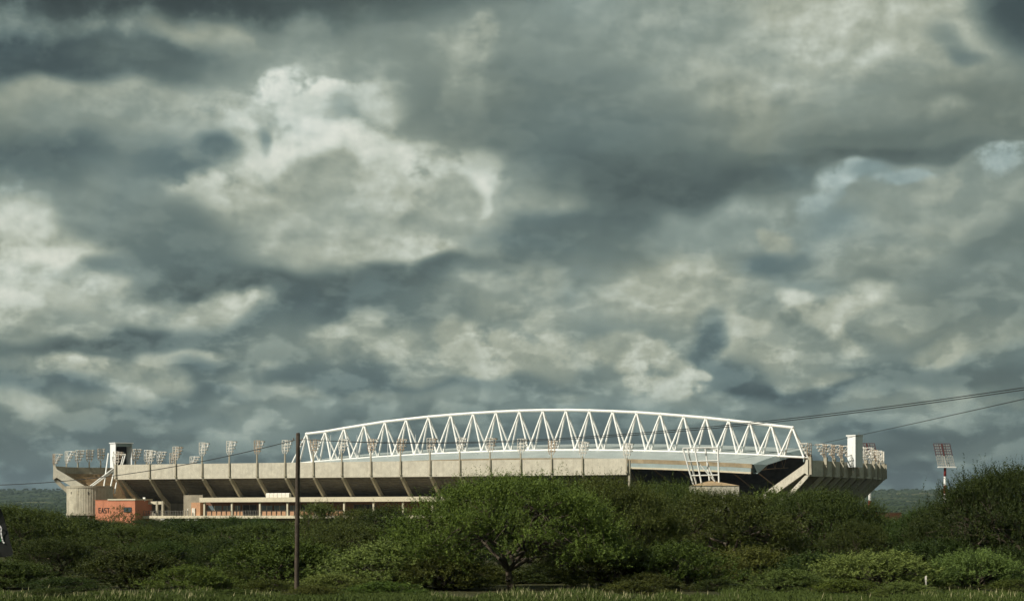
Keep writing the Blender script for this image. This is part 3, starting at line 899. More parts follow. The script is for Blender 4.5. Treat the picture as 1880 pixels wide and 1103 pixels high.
# ------------------------------------------------------------------ floodlight racks
HEAD = {}
def head_meshes():
    bf = MB()
    H = 4.0
    for x in (-0.95, 0.0, 0.95):
        bf.bar((x * 0.55, 0, 0.0), (x, 0, 0.9), 0.13)
        bf.bar((x, 0, 0.9), (x, 0, H), 0.13)
    for z in (0.9, 1.7, 2.5, 3.3, H):
        bf.bar((-1.0, 0, z), (1.0, 0, z), 0.10)
    lf = MB()
    for x in (-0.9, 0.9):
        lf.bar((x * 0.6, 0.25, 0.2), (x, 2.2, H), 0.11)
        lf.bar((x, 0, H), (x, 2.2, H), 0.11)
        lf.bar((x, 0, H - 0.05), (x * 0.9, 1.35, 2.3), 0.08)
        lf.bar((x, 0, 2.5), (x * 0.9, 1.35, 2.3), 0.08)
        lf.bar((x, 0, 2.5), (x * 0.75, 0.75, 1.1), 0.08)
        lf.bar((x, 0, 1.1), (x * 0.75, 0.75, 1.1), 0.08)
    rows = ((0.55, 0.95), (1.05, 1.9), (1.55, 2.8), (2.1, 3.75))
    for y, z in rows:
        lf.bar((-1.15, y, z), (1.15, y, z), 0.09)
    lb = MB(); lg = MB()
    for r, (y, z) in enumerate(rows):
        m = 4 if r > 0 else 3
        for i in range(m):
            x = (i - (m - 1) / 2.0) * 0.66
            # a lamp: tapering housing with a face aimed down at the pitch
            c = Vector((x, y + 0.28, z + 0.05)); ax = Vector((0, 0.85, -0.5)).normalized()
            lb.tube(c - ax * 0.22, c + ax * 0.16, 0.11, 0.27, 8)
            lg.tube(c + ax * 0.165, c + ax * 0.19, 0.25, 0.25, 8)
    for nm, mb in (('back_frame', bf), ('lamp_frame', lf), ('lamp_bank', lb), ('lamp_glass', lg)):
        HEAD[nm] = mb.mesh(nm)
head_meshes()
HEADM = {}
def head_mesh(nm, mt):
    k = (nm, mt.name)
    if k not in HEADM:
        me = HEAD[nm].copy(); me.name = nm; me.materials.append(mt); HEADM[k] = me
    return HEADM[k]

def rack(p, inward, head_z, look, label, group, zs=1.0, post_z=Z_FB + 0.9, post_w=0.42, post_d=0.40):
    """floodlight rack on a slim concrete post fixed to the outside of the fascia"""
    rz = atan2(inward.y, inward.x) - pi / 2
    root = empty('floodlight_rack', (p.x, p.y, post_z), rz)
    tag(root, label, 'floodlight', group)
    mb = MB()
    h = head_z - post_z
    mb.hexa([(-post_w / 2, -post_d, 0), (post_w / 2, -post_d, 0), (post_w / 2, -0.008, 0), (-post_w / 2, -0.008, 0)],
            [(-post_w / 2 * 0.9, -post_d * 0.83, h), (post_w / 2 * 0.9, -post_d * 0.83, h), (post_w / 2 * 0.9, -0.008, h), (-post_w / 2 * 0.9, -0.008, h)])
    mb.cbox((0, -0.22, -0.45), post_w + 0.22, 0.5, 0.447)
    me = mb.mesh('post'); me.materials.append(M['conc'])
    link('post', me, root)
    bmat, fmat = {'white': ('white_old', 'white'), 'rust': ('rust', 'white_old'), 'mixed': ('white_old', 'rust')}[look]
    mt = Matrix.Translation((0, -0.18, h)) @ Matrix.Diagonal((1, 1, zs, 1))
    link('back_frame', head_mesh('back_frame', M[bmat]), root, mt)
    link('lamp_frame', head_mesh('lamp_frame', M[fmat]), root, mt)
    lb = link('lamp_bank', head_mesh('lamp_bank', M['lampback' if look != 'white' else 'white_old']), root, mt)
    lb['kind'] = 'stuff'
    link('lamp_glass', head_mesh('lamp_glass', M['lamp']), lb)['kind'] = 'stuff'
    return root

# ------------------------------------------------------------------ near stand
NEAR_PX = [213.3, 275, 323, 371.5, 421.6, 472.4, 523.7, 575.7, 628, 681.4, 735.8, 790, 844.6, 900.2, 956.4, 1013, 1069.7, 1151]
near_pts = [S(u_at(px, 0.0), 0.0, 0) for px in NEAR_PX]
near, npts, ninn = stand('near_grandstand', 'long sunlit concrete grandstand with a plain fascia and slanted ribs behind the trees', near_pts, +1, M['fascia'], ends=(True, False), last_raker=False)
near_head = [17.0, 17.2, 18.2, 19.3, 19.6, 19.6, 19.6, 19.6, 19.6, 19.5, 19.4, 19.4, 19.4, 19.2, 18.8, 18.3, 17.7, 17.1]
near_look = ['mixed', 'white', 'mixed', 'white', 'white', 'rust', 'white', 'rust', 'white', 'rust', 'rust', 'mixed', 'white', 'mixed', 'white', 'rust', 'white', 'white']
for k, p in enumerate(npts):
    lab = '%s floodlight rack from the left along the sunlit near fascia' % ORD[k]
    rack(p, ninn[k], near_head[k] + EYE, near_look[k], lab, 'floodlight racks on the near grandstand', 1.0)

ep = S(u_at(1155.5, 0.4), 0.4, 0)
MB().cbox(ep, 0.55, 0.55, Z_FT - 0.5, -TH).build('end_post', M['conc'], near)

# deck, canopy and offices in front of the near stand
def slab(mb, u0, u1, v0, v1, z0, z1):
    return mb.hexa([S(u0, v0, z0), S(u1, v0, z0), S(u1, v1, z0), S(u0, v1, z0)], [S(u0, v0, z1), S(u1, v0, z1), S(u1, v1, z1), S(u0, v1, z1)])

uL, uR = u_at(262, -3.0), u_at(900, -3.0)
deck = empty('concourse_deck', S((uL + uR) / 2, 0, 0))
tag(deck, 'raised cream concourse deck with canopy and brick rooms under the near grandstand', 'deck')
slab(MB(), uL, uR, -3.0, 9.9, 4.95, 5.75).build('deck_slab', M['cream'], deck)
uC0 = u_at(366, -3.4)
slab(MB(), uC0, uR, -3.4, 8.0, 9.75, 11.1).build('canopy', M['cream'], deck)
slab(MB(), uL + 3, uR, 3.0, 3.4, 0.0, 4.94).build('lower_wall', M['brick'], deck)
ua, ub = u_at(378, 2.6), u_at(880, 2.6)
slab(MB(), ua, ub, 2.6, 3.0, 5.755, 9.745).build('room_wall', M['brick'], deck)
for px in (375.5, 426, 477.5, 528, 579, 632, 686, 740, 794):
    c = S(u_at(px, -2.6), -2.6, 5.755)
    MB().cbox(c, 0.5, 0.5, 3.99, -TH).build('canopy_post', M['cream'], deck)
# windows and doors along the room wall
for a, b in ((381, 407), (410, 424), (431, 441), (480, 500), (503, 524), (532, 546)):
    w = slab(MB(), u_at(a, 2.55), u_at(b, 2.55), 2.52, 2.6, 7.35, 8.75).build('window', M['blueglass'], deck)
    um = (u_at(a, 2.5) + u_at(b, 2.5)) / 2
    slab(MB(), um - 0.06, um + 0.06, 2.47, 2.515, 7.35, 8.75).build('mullion', M['cream'], w)
for a, b in ((446, 472), (552, 572), (650, 690)):
    u0, u1 = u_at(a, 2.55), u_at(b, 2.55)
    dr = slab(MB(), u0, u1, 2.5, 2.6, 5.76, 8.9).build('door', M['dark'], deck)
    for t in (0.0, 0.48, 1.0):
        uu = u0 + (u1 - u0) * t
        slab(MB(), uu - 0.09, uu + 0.09, 2.44, 2.497, 5.76, 8.9).build('door_frame', M['rail'], dr)
# balustrades: orange boards between dark posts, plain rails elsewhere
def balustrade(px0, px1, step, boards):
    mb = MB()
    px = px0
    v = -2.85
    while px <= px1 + 0.1:
        c = S(u_at(px, v), v, 5.755)
        mb.bar(c, c + UP * 1.55 - SV * 0.12, 0.13)
        px += step
    a, b = S(u_at(px0, v), v, 7.15), S(u_at(px1, v), v, 7.15)
    mb.bar(a, b, 0.09); 
    if not boards:
        mb.bar(a - UP * 0.55, b - UP * 0.55, 0.06); mb.bar(a - UP * 1.0, b - UP * 1.0, 0.06)
    mb.build('balustrade_rail', M['rail'], deck)
    if boards:
        px = px0
        while px + step <= px1 + 0.1:
            u0, u1 = u_at(px, v) + 0.12, u_at(px + step, v) - 0.12
            mb = MB()
            slab(mb, u0, u1, v + 0.09, v + 0.16, 5.80, 7.05 - R_.random() * 0.12)
            mb.build('balustrade_board', M['orange_panel'], deck)
            px += step
balustrade(264, 345, 4.5, False)
balustrade(379, 424, 9.0, True)
balustrade(428, 446, 6.0, True)
balustrade(447, 474, 4.5, False)
balustrade(480, 525, 9.0, True)
balustrade(531, 577, 9.2, True)
balustrade(583, 630, 9.4, True)
# stair room left of the canopy
slab(MB(), u_at(351, -1.0), u_at(367.5, -1.0), -1.0, 2.0, 5.76, 9.70).build('stair_room', M['orange_panel'], deck)
slab(MB(), u_at(352.5, -1.25), u_at(358, -1.25), -1.35, -1.01, 5.76, 8.0).build('stair_door', M['white_old'], deck)
slab(MB(), u_at(337, 4), u_at(372, 4), 4.0, 4.3, 5.76, 12.0).build('stair_wall', M['conc_dark'], deck)
c = S(u_at(345, -2.6), -2.6, 5.76)
MB().bar(c, c + UP * 2.1, 0.3).build('gate_post', M['white_old'], deck)
# roof-light box on the canopy
mb = MB()
ua, ub = u_at(490, 1.5), u_at(533, 1.5)
for i in range(6):
    u0 = ua + (ub - ua) * i / 6 + 0.05; u1 = ua + (ub - ua) * (i + 1) / 6 - 0.05
    mb.prism([S(u0, v, z) for v, z in ((0.8, 11.1), (2.2, 11.1), (2.2, 12.1), (1.9, 12.4), (1.1, 12.4), (0.8, 12.1))], SU * (u1 - u0))
tag(mb.build('roof_light', M['white_old']), 'row of small white roof lights on the cream canopy', 'roof light')
# beam where the deck meets the office block
slab(MB(), u_at(262, 0.5), u_at(297, 0.5), 0.5, 2.0, 9.2, 10.1).build('landing_beam', M['cream'], deck)
for px in (288.5, 299):
    c = S(u_at(px, 0.6), 0.6, 5.755)
    MB().cbox(c, 0.62, 0.62, 4.4, -TH).build('landing_column', M['conc'], deck)
c = S(u_at(265, -1.5), -1.5, 10.3)
tag(MB().cbox(c, 0.75, 0.4, 0.95, -TH).cbox(c - UP * 0.25, 0.2, 0.2, 0.26, -TH).cbox(c + UP * 0.96, 0.85, 0.5, 0.08, -TH).build('loudspeaker', M['white']), 'small white box loudspeaker above the landing beside the orange block', 'loudspeaker')

# ------------------------------------------------------------------ orange EAST block
def east_block():
    v0 = -6.5
    u0, u1 = u_at(175, v0), u_at(248, v0)
    zt = zat(918, S(u0, v0, 0).y)
    root = empty('office_block', S((u0 + u1) / 2, v0, 0))
    tag(root, 'orange plastered block lettered EAST with one small dark window', 'building')
    slab(MB(), u0, u1, v0, v0 + 9.0, 0, zt).build('wall', M['orange'], root)
    slab(MB(), u0 + 4.6, u1 + 0.25, v0 - 0.25, v0 + 9.1, zt + 0.003, zt + 0.42).build('roof_slab', M['cream'], root)
    slab(MB(), u0 - 0.1, u0 + 4.55, v0 - 0.1, v0 + 9.0, zt + 0.003, zt + 0.12).build('roof_capping', M['orange'], root)
    # window
    wv = v0 - 0.06
    a, b = u_at(227.5, v0), u_at(241.5, v0)
    Y = S(a, v0, 0).y
    z0, z1 = zat(938.6, Y), zat(931.2, Y)
    w = slab(MB(), a, b, wv, v0 - 0.002, z0, z1).build('window', M['glass'], root)
    mb = MB()
    for t in (0.0, 0.5, 1.0):
        uu = a + (b - a) * t
        slab(mb, uu - 0.07, uu + 0.07, wv - 0.06, wv - 0.003, z0, z1)
    slab(mb, a - 0.07, b + 0.07, wv - 0.07, wv - 0.004, z1, z1 + 0.12)
    slab(mb, a - 0.07, b + 0.07, wv - 0.09, wv - 0.004, z0 - 0.14, z0)
    mb.build('window_frame', M['black'], w)
    # shallow panel joints
    mb = MB()
    for t in (0.2, 0.62):
        uu = u0 + (u1 - u0) * t
        slab(mb, uu - 0.03, uu + 0.03, v0 - 0.012, v0 - 0.003, 0, zt - 0.1)
    mb.build('joint', M['brick'], root)
    # lettering, 1.4 m high block capitals
    h = 1.35
    st = 0.21
    G = {'E': [((0, 0), (0, 1)), ((0, 0), (.62, 0)), ((0, .5), (.55, .5)), ((0, 1), (.62, 1))],
         'A': [((0, 0), (.36, 1)), ((.72, 0), (.36, 1)), ((.13, .33), (.59, .33))],
         'S': [((.6, 1), (.1, 1)), ((.0, .9), (.0, .6)), ((.08, .5), (.52, .5)), ((.6, .4), (.6, .1)), ((.0, 0), (.5, 0))],
         'T': [((0, 1), (.7, 1)), ((.35, 0), (.35, 1))]}
    uu = u_at(181.5, v0)
    zb = zat(940.6, S(uu, v0, 0).y)
    for ch in 'EAST':
        mb = MB()
        for (p, q) in G[ch]:
            a3 = S(uu + p[0] * h * 0.74, v0 - 0.05, zb + p[1] * h); b3 = S(uu + q[0] * h * 0.74, v0 - 0.05, zb + q[1] * h)
            d = (b3 - a3).normalized() * st / 2
            mb.bar(a3 - d, b3 + d, 0.08, st, up=SV.cross(b3 - a3).normalized())
        mb.build('letter', M['black'], root)
        uu += h * 0.76
    return root
east_block()

# ------------------------------------------------------------------ left stand (end view and lit seats)
LEFT = [(100, 664), (123, 677), (143.5, 680.5), (164, 682), (185, 683), (209.7, 684.5), (230, 686), (249, 688), (270, 690.5), (293, 694), (316, 698), (353, 706), (398, 717), (450, 732)]
lp = [((px - 940) / F * Y, Y) for px, Y in LEFT]
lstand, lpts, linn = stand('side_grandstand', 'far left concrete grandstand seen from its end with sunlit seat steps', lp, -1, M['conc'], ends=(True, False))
left_head = [17.0, 18.2, 18.6, 18.8, 19.2, 17.6, 19.0, 19.2, 19.0, 18.6, 18.2, 17.4, 17.4, 17.0]
for k, p in enumerate(lpts[:12]):
    rack(p, linn[k], left_head[k] + EYE, ('rust', 'white', 'rust', 'rust', 'rust', 'mixed', 'white', 'rust', 'white', 'white', 'mixed', 'white')[k],
         '%s floodlight rack from the left on the far left stand' % ORD[k], 'floodlight racks on the far left stand', 0.95)

# ------------------------------------------------------------------ right stand (shaded outer wall)
RIGHT = [(1485, 600), (1513, 606), (1528.5, 611), (1543.5, 616), (1558, 621), (1572, 626), (1587, 631.5), (1601, 637), (1610.5, 643.5), (1618.5, 650), (1622, 658), (1620.5, 667), (1613, 676), (1600, 684), (1582, 691), (1560, 697)]
rp = [((px - 940) / F * Y, Y) for px, Y in RIGHT]
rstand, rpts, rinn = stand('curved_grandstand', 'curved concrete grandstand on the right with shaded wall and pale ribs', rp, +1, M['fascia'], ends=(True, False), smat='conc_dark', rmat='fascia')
for k, p in enumerate(rpts[:13]):
    rack(p, rinn[k], 18.0 + EYE - (0.5 if k > 7 else 0), ('rust', 'rust', 'rust', 'rust', 'rust', 'rust', 'white', 'white', 'mixed', 'white', 'white', 'mixed', 'rust')[k],
         '%s floodlight rack counted from the sunlit end of the curved right stand' % ORD[k], 'floodlight racks on the curved right stand', 0.95, post_z=Z_FB + 0.4, post_w=0.75, post_d=1.15)

# ------------------------------------------------------------------ far stand with its sheet roof
def far_stand():
    root = empty('roofed_grandstand', S(-4, 135, 0))
    tag(root, 'far grandstand in deep shade under a broad pale sheet roof', 'grandstand')
    def arch(u):                                  # rise of the roof towards mid span
        t = (u + 3.0) / 92.0
        return 3.2 * (1 - min(1.0, t * t))
    # roof sheet: ribs across the slope
    nu, prof = 60, [(101.0, 21.6), (110, 23.2), (120, 24.6), (130, 25.9), (140, 27.0), (150, 28.0), (153, 27.6)]
    for k in range(24):
        ua, ub = -95 + 178.0 * k / 24, -95 + 178.0 * (k + 1) / 24
        mb = MB()
        top = []; 
        vs = []; fs = []
        for u in (ua + 0.02, ub - 0.02):
            for v, z in prof:
                vs.append(S(u + (v - 101) * 0.06, v, z + arch(u)))
        m_ = len(prof)
        for u in (ua + 0.02, ub - 0.02):
            for v, z in prof:
                vs.append(S(u + (v - 101) * 0.06, v, z + arch(u) - 0.35))
        fs = [(i, i + 1, m_ + i + 1, m_ + i) for i in range(m_ - 1)]
        fs += [(2 * m_ + i, 3 * m_ + i, 3 * m_ + i + 1, 2 * m_ + i + 1) for i in range(m_ - 1)]
        fs += [(i, 2 * m_ + i, 2 * m_ + i + 1, i + 1) for i in range(m_ - 1)]
        fs += [(m_ + i, m_ + i + 1, 3 * m_ + i + 1, 3 * m_ + i) for i in range(m_ - 1)]
        mb.add(vs, fs).build('roof_sheet', M['roof'], root)
        # edge pieces
        for nm, v0, v1, za, zb, mt in (('gutter', 100.2, 101.0, 20.45, 21.75, 'gutter'), ('edge_panel', 99.4, 100.195, 19.15, 20.4, 'roof_edge'), ('edge_beam', 99.2, 100.0, 18.6, 19.145, 'cream')):
            vs = []
            for u in (ua, ub - 0.015):
                for v, z in ((v0, za), (v1, za), (v1, zb), (v0, zb)):
                    vs.append(S(u, v, z + arch(u)))
            MB().add(vs, [(0, 1, 2, 3), (7, 6, 5, 4), (0, 4, 5, 1), (1, 5, 6, 2), (2, 6, 7, 3), (3, 7, 4, 0)]).build(nm, M[mt], root)
    # end panel of the roof
    vs = []
    for v, z in prof[:6]:
        u = 83 + (v - 101) * 0.06 + 0.03
        vs += [S(u, v, z + arch(83) - 1.5 - (1.4 if v < 105 else 0)), S(u, v, z + arch(83) + 0.03), S(u + 0.25, v, z + arch(83) + 0.03), S(u + 1.7, v, z + arch(83) - 1.5 - (1.4 if v < 105 else 0))]
    fs = []
    for i in range(5):
        for a in range(4):
            b = (a + 1) % 4
            fs.append((i * 4 + a, i * 4 + b, (i + 1) * 4 + b, (i + 1) * 4 + a))
    MB().add(vs, fs).build('roof_end', M['roof_edge'], root)
    # lattice girders under the roof
    for u in (80, 71, 62, 53, 44, 30, 10, -10, -30, -50, -70, -88):
        a = arch(u)
        mb = MB()
        lo = [(v, z + a - 3.3 + (v - 101) * 0.0) for v, z in ((101, 21.6), (110, 22.6), (120, 23.4), (130, 24.0), (140, 24.4), (150, 24.8))]
        hi = [(v, z + a - 0.7) for v, z in prof[:6]]
        for i in range(5):
            mb.bar(S(u, *lo[i]), S(u, *lo[i + 1]), 0.28)
            mb.bar(S(u, *hi[i]), S(u, *hi[i + 1]), 0.28)
            mid = ((lo[i][0] + lo[i + 1][0]) / 2, (lo[i][1] + lo[i + 1][1]) / 2)
            mb.bar(S(u, *hi[i]), S(u, *mid), 0.17); mb.bar(S(u, *mid), S(u, *hi[i + 1]), 0.17)
        mb.bar(S(u, 112, 20.0 + a), S(u, 150, 12.5), 0.32)
        mb.build('girder', M['girder'], root)
    for (v, z) in ((101.5, 18.6), (112, 19.7), (124, 20.6)):
        mb = MB()
        us = [-90 + 10 * i for i in range(18)]
        for a, b in zip(us[:-1], us[1:]):
            mb.bar(S(a, v, z + arch(a)), S(b, v, z + arch(b)), 0.25)
        mb.build('purlin', M['girder'], root)
    # seats and back wall
    vs = []; fs = []
    line = []
    for i in range(34):
        line += [(106 + i * 1.25, 2.0 + i * 0.5), (106 + (i + 1) * 1.25, 2.0 + i * 0.5)]
    for u in (-92, 84):
        for v, z in line:
            vs.append(S(u, v, z))
    m_ = len(line)
    fs = [(i, i + 1, m_ + i + 1, m_ + i) for i in range(m_ - 1)]
    MB().add(vs, fs).build('seating_terrace', M['stand_shade'], root)
    slab(MB(), -94, 88, 150.5, 151.2, 0, 26.5).build('back_wall', M['stand_shade'], root)
    for u in (-95.2, 85):
        MB().prism([S(u, v, z) for v, z in ((106, 0), (150.4, 0), (150.4, 19.5), (106, 2.2))], SU * 0.5).build('side_wall', M['conc_dark'], root)
    return root
far_stand()

# ------------------------------------------------------------------ white roof truss
TOPX = [563, 597.5, 632, 669, 707, 746, 787, 828, 869, 911, 954, 997, 1039.4, 1082.4, 1125, 1169, 1212.5, 1255.5, 1296, 1338, 1377, 1416, 1455]
TOPY = [796.3, 792, 786, 780, 774, 769.5, 765, 761.5, 758.5, 756, 754, 753, 752.7, 753.5, 755, 757, 760, 763.5, 767, 771.5, 776, 780.5, 785]
UNIT = MB().tube((0, 0, 0), (0, 0, 1), 1.0, n=10).mesh('tube_unit')
for p in UNIT.polygons:
    p.use_smooth = len(p.vertices) == 4
UNITS = {}
def rod(name, p, q, r, mt, parent):
    key = (name, mt.name)
    if key not in UNITS:
        me = UNIT.copy(); me.name = name; me.materials.append(mt); UNITS[key] = me
    p, q = Vector(p), Vector(q)
    d = q - p
    o = link(name, UNITS[key], parent)
    rot = d.to_track_quat('Z', 'Y').to_matrix().to_4x4()
    base = parent.location if parent is not None else Vector((0, 0, 0))
    o.matrix_basis = Matrix.Translation(p - base) @ rot @ Matrix.Diagonal((r, r, d.length, 1))
    return o

NODE = bpy.data.meshes.new('joint')
_b = bmesh.new(); bmesh.ops.create_icosphere(_b, subdivisions=2, radius=1.0); _b.to_mesh(NODE); _b.free()
NODE.materials.append(M['white'])

def truss():
    vt = 125.0
    hw = 2.75
    top = [sv(x, y, vt) for x, y in zip(TOPX, TOPY)]
    ut = [(p - SO).dot(SU) for p in top]
    def zlow(u):
        t = (u + 1.0) / 95.0
        return 28.2 - 3.6 * abs(t) ** 1.8
    ub = [ut[0] - 4.6] + [(a + b) / 2 for a, b in zip(ut[:-1], ut[1:])] + [ut[-1] + 4.6]
    root = empty('roof_truss', S(-1, vt, 0))
    tag(root, 'white arched steel truss of triangular bays spanning the far roof', 'roof truss')
    W = M['white']
    for a, b in zip(top[:-1], top[1:]):
        rod('top_chord', a, b, 0.52, W, root)
    low = {s: [S(u, vt + s * hw, zlow(u)) for u in ub] for s in (-1, 1)}
    for s in (-1, 1):
        for a, b in zip(low[s][:-1], low[s][1:]):
            rod('bottom_chord', a, b, 0.40 if s < 0 else 0.34, W, root)
    for k, t in enumerate(top):
        for s in (-1, 1):
            rod('diagonal', t, low[s][k], 0.33, W, root)
            rod('diagonal', t, low[s][k + 1], 0.33, W, root)
    for t in top:
        o = link('joint', NODE, root); o.location = t - root.location; o.scale = (0.62, 0.62, 0.62)
    for s in (-1, 1):
        for t in low[s]:
            o = link('joint', NODE, root); o.location = t - root.location; o.scale = (0.5, 0.5, 0.5)
    for k in range(len(ub)):
        rod('cross_tie', low[-1][k], low[1][k], 0.16, W, root)
        # short post down to the roof
        p = low[-1][k]
        rod('roof_post', p, p - UP * (2.1 if 1 < k < len(ub) - 2 else 1.4), 0.22, M['roof_edge'], root)
truss()

# thin masts on the far roof
for i, (px, py0, py1, v) in enumerate(((607, 798, 846, 118), (655.5, 798, 846, 118), (712, 795, 846, 118), (763, 797, 845, 118))):
    a, b = sv(px, py1 + 8, v), sv(px, py0, v)
    mb = MB().tube(a, b, 0.12, 0.06, 6)
    mb.tube(a, a + UP * 0.5, 0.25, 0.2, 6)
    tag(mb.build('lightning_mast', M['white']), '%s of four thin pale masts among the left bays of the white truss' % ORD[i], 'mast', 'thin masts on the far roof')

# ------------------------------------------------------------------ drum and scoreboard at the left gap
def drum():
    c = Vector(((165 - 940) / F * 662, 662, 0))
    R = 7.1
    root = empty('ramp_drum', c)
    tag(root, 'round streaked concrete ramp drum beside the orange EAST block', 'tower')
    n = 56
    def ring(mb, r0, r1, z0, z1):
        vs = []
        for k in range(n):
            a = 2 * pi * k / n
            e = Vector((cos(a), sin(a), 0))
            vs += [c + e * r0 + UP * z0, c + e * r1 + UP * z0, c + e * r1 + UP * z1, c + e * r0 + UP * z1]
        fs = []
        for k in range(n):
            j = (k + 1) % n
            for a in range(4):
                b = (a + 1) % 4
                fs.append((k * 4 + a, k * 4 + b, j * 4 + b, j * 4 + a))
        mb.add(vs, fs)
    # fluted shell: board-marked lifts
    vs = []; fs = []
    m_ = 112
    for z in (6.5, 14.35):
        for k in range(m_):
            a = 2 * pi * k / m_
            r = R - (0.05 if k % 2 else 0.0)
            vs.append(c + Vector((cos(a) * r, sin(a) * r, z)))
    fs = [(k, (k + 1) % m_, m_ + (k + 1) % m_, m_ + k) for k in range(m_)]
    fs.append(tuple(range(m_, 2 * m_)))
    MB().add(vs, fs).build('shell', M['drum'], root)
    mb = MB(); ring(mb, R - 0.5, R + 0.10, 14.36, 15.0); mb.build('rim', M['conc'], root)
    mb = MB(); ring(mb, R - 0.6, R + 0.12, 5.9, 6.5); mb.build('base_ring', M['conc'], root)
    mb = MB(); ring(mb, R - 2.2, R - 2.0, 0, 5.9); mb.build('core', M['conc_dark'], root)
    for k in range(12):
        a = 2 * pi * (k + 0.3) / 12
        p = c + Vector((cos(a) * (R - 0.5), sin(a) * (R - 0.5), 0))
        MB().tube(p, p + UP * 5.89, 0.42, 0.42, 10).build('column', M['conc'], root)
    for px, w in ((150.5, 0.4), (170, 0.18), (137, 0.16)):
        a0 = (px - 165) / F * 655 / R
        p = c + Vector((a0 * R, -sqrt(1 - a0 * a0) * R - 0.04, 12.4))
        MB().cbox(p, w, 0.12, 1.1 if w > 0.3 else 0.8).build('slot', M['cream' if w > 0.3 else 'dark'], root)
    return c, R
DC, DR = drum()

def left_board():
    Y = 668.0
    c0 = at(212.0, 900, Y); c0.z = 0
    e1 = Vector((0.93, 0.36, 0)).normalized(); e2 = Vector((-0.62, 0.785, 0)).normalized()
    root = empty('scoreboard_cabin', Vector((c0.x, c0.y, 15.0)))
    tag(root, 'white boxed scoreboard with an open dark back on slanted white legs', 'scoreboard')
    zt, zb = zat(813.5, Y), zat(858, Y)
    a, b = 5.3, 3.6
    t = 0.18
    mb = MB(); mb.box(c0 + UP * zb - e2 * 0.0, e1 * t, e2 * b, UP * (zt - zb)); mb.build('side_panel', M['cabin'], root)
    mb = MB(); mb.box(c0 + UP * zb + e1 * (a - t), e1 * t, e2 * b, UP * (zt - zb)); mb.build('side_panel', M['cabin'], root)
    mb = MB(); mb.box(c0 + UP * zb + e1 * (t + .003) + e2 * (b - t), e1 * (a - 2 * t - .006), e2 * t, UP * (zt - zb)); mb.build('back_panel', M['dark'], root)
    mb = MB(); mb.box(c0 + UP * (zt + .003) - e1 * 0.25 - e2 * 0.35, e1 * (a + 0.5), e2 * (b + 0.6), UP * 0.28); mb.build('roof', M['cabin'], root)
    mb = MB(); mb.box(c0 + UP * (zt - 1.0) + e1 * (t + .004) + e2 * 0.05, e1 * (a - 2 * t - .008), e2 * 0.1, UP * 0.995); mb.build('lintel', M['roof_edge'], root)
    mb = MB(); mb.box(c0 + UP * (zb + .004) + e1 * (t + .003) + e2 * 0.1, e1 * (a - 2 * t - .006), e2 * (b - t - 0.11), UP * 0.2); mb.build('floor', M['cabin'], root)
    for (x0, y0, Ya, x1, y1, Yb, r) in ((199, 832, 669, 190.5, 895, 664, .22), (210.5, 858, 668, 165.5, 892, 662, .24), (213, 861, 668.5, 168, 893.5, 663, .20), (209, 866, 668, 202, 898, 663, .22), (215, 880, 668, 210, 905, 665, .22), (230.5, 834, 666.5, 225, 853, 666, .22), (226.5, 834, 666.5, 222, 853, 666, .18)):
        rod('leg', at(x0, y0, Ya), at(x1, y1, Yb), r, M['white'], root)
    rod('rail', at(211, 833, 666.4), at(231, 834, 666.4), 0.2, M['white_old'], root)
left_board()

# ------------------------------------------------------------------ white lattice on its plinth at the right gap
def right_board():
    Y = 598.0
    root = empty('scoreboard_lattice', at(1300, 890, Y))
    tag(root, 'bare white frame of slanted posts on a concrete plinth beside the right stand', 'frame')
    def Q(x, y, dy=0.0):                       # zoomed-crop coordinates to a world point
        return at(1240 + x / 5.513, 740 + y / 5.513, Y + dy)
    W = M['white']
    for (a, b, dy) in (((75, 455), (183, 828), 0), ((122, 455), (213, 822), 1.2), ((195, 455), (265, 815), 0), ((302, 450), (348, 800), 1.2), ((430, 448), (441, 800), 0)):
        rod('post', Q(*a, dy), Q(*b, dy), 0.24, W, root)
    for (a, b, dy) in (((75, 455), (430, 448), 0), ((112, 590), (435, 580), 0), ((160, 732), (438, 725), 0), ((122, 455), (302, 450), 1.2)):
        rod('rail', Q(*a, dy), Q(*b, dy), 0.19, W, root)
    for (a, b, dy) in (((220, 590), (400, 790), .3), ((318, 590), (396, 790), .9), ((302, 450), (430, 470), 1.2)):
        rod('brace', Q(*a, dy), Q(*b, dy), 0.21, W, root)
    p0 = at(1268.5, 891, Y - 3); p1 = at(1357, 890.5, Y - 3)
    w = (p1 - p0).x
    D = 9.0
    z = p0.z
    pl = empty('plinth', (p0.x + w / 2, p0.y + D / 2, 0))
    tag(pl, 'square concrete plinth room with a low hipped top under the white frame', 'plinth')
    MB().box((p0.x, p0.y, 0), (w, 0, 0), (0, D, 0), (0, 0, z)).build('wall', M['fascia'], pl)
    apex = at(1306, 881.5, Y + 1.5)
    mb = MB().add([(p0.x - .15, p0.y - .15, z + .004), (p0.x + w + .15, p0.y - .15, z + .004), (p0.x + w + .15, p0.y + D, z + .004), (p0.x - .15, p0.y + D, z + .004), (apex.x, apex.y, apex.z)], [(3, 2, 1, 0), (0, 1, 4), (1, 2, 4), (2, 3, 4), (3, 0, 4)])
    mb.build('hipped_top', M['terrace'], pl)
    MB().box((p0.x + 1.2, p0.y - 0.04, z - 1.6), (3.4, 0, 0), (0, 0.035, 0), (0, 0, 1.2)).build('patch', M['cream'], pl)
right_board()

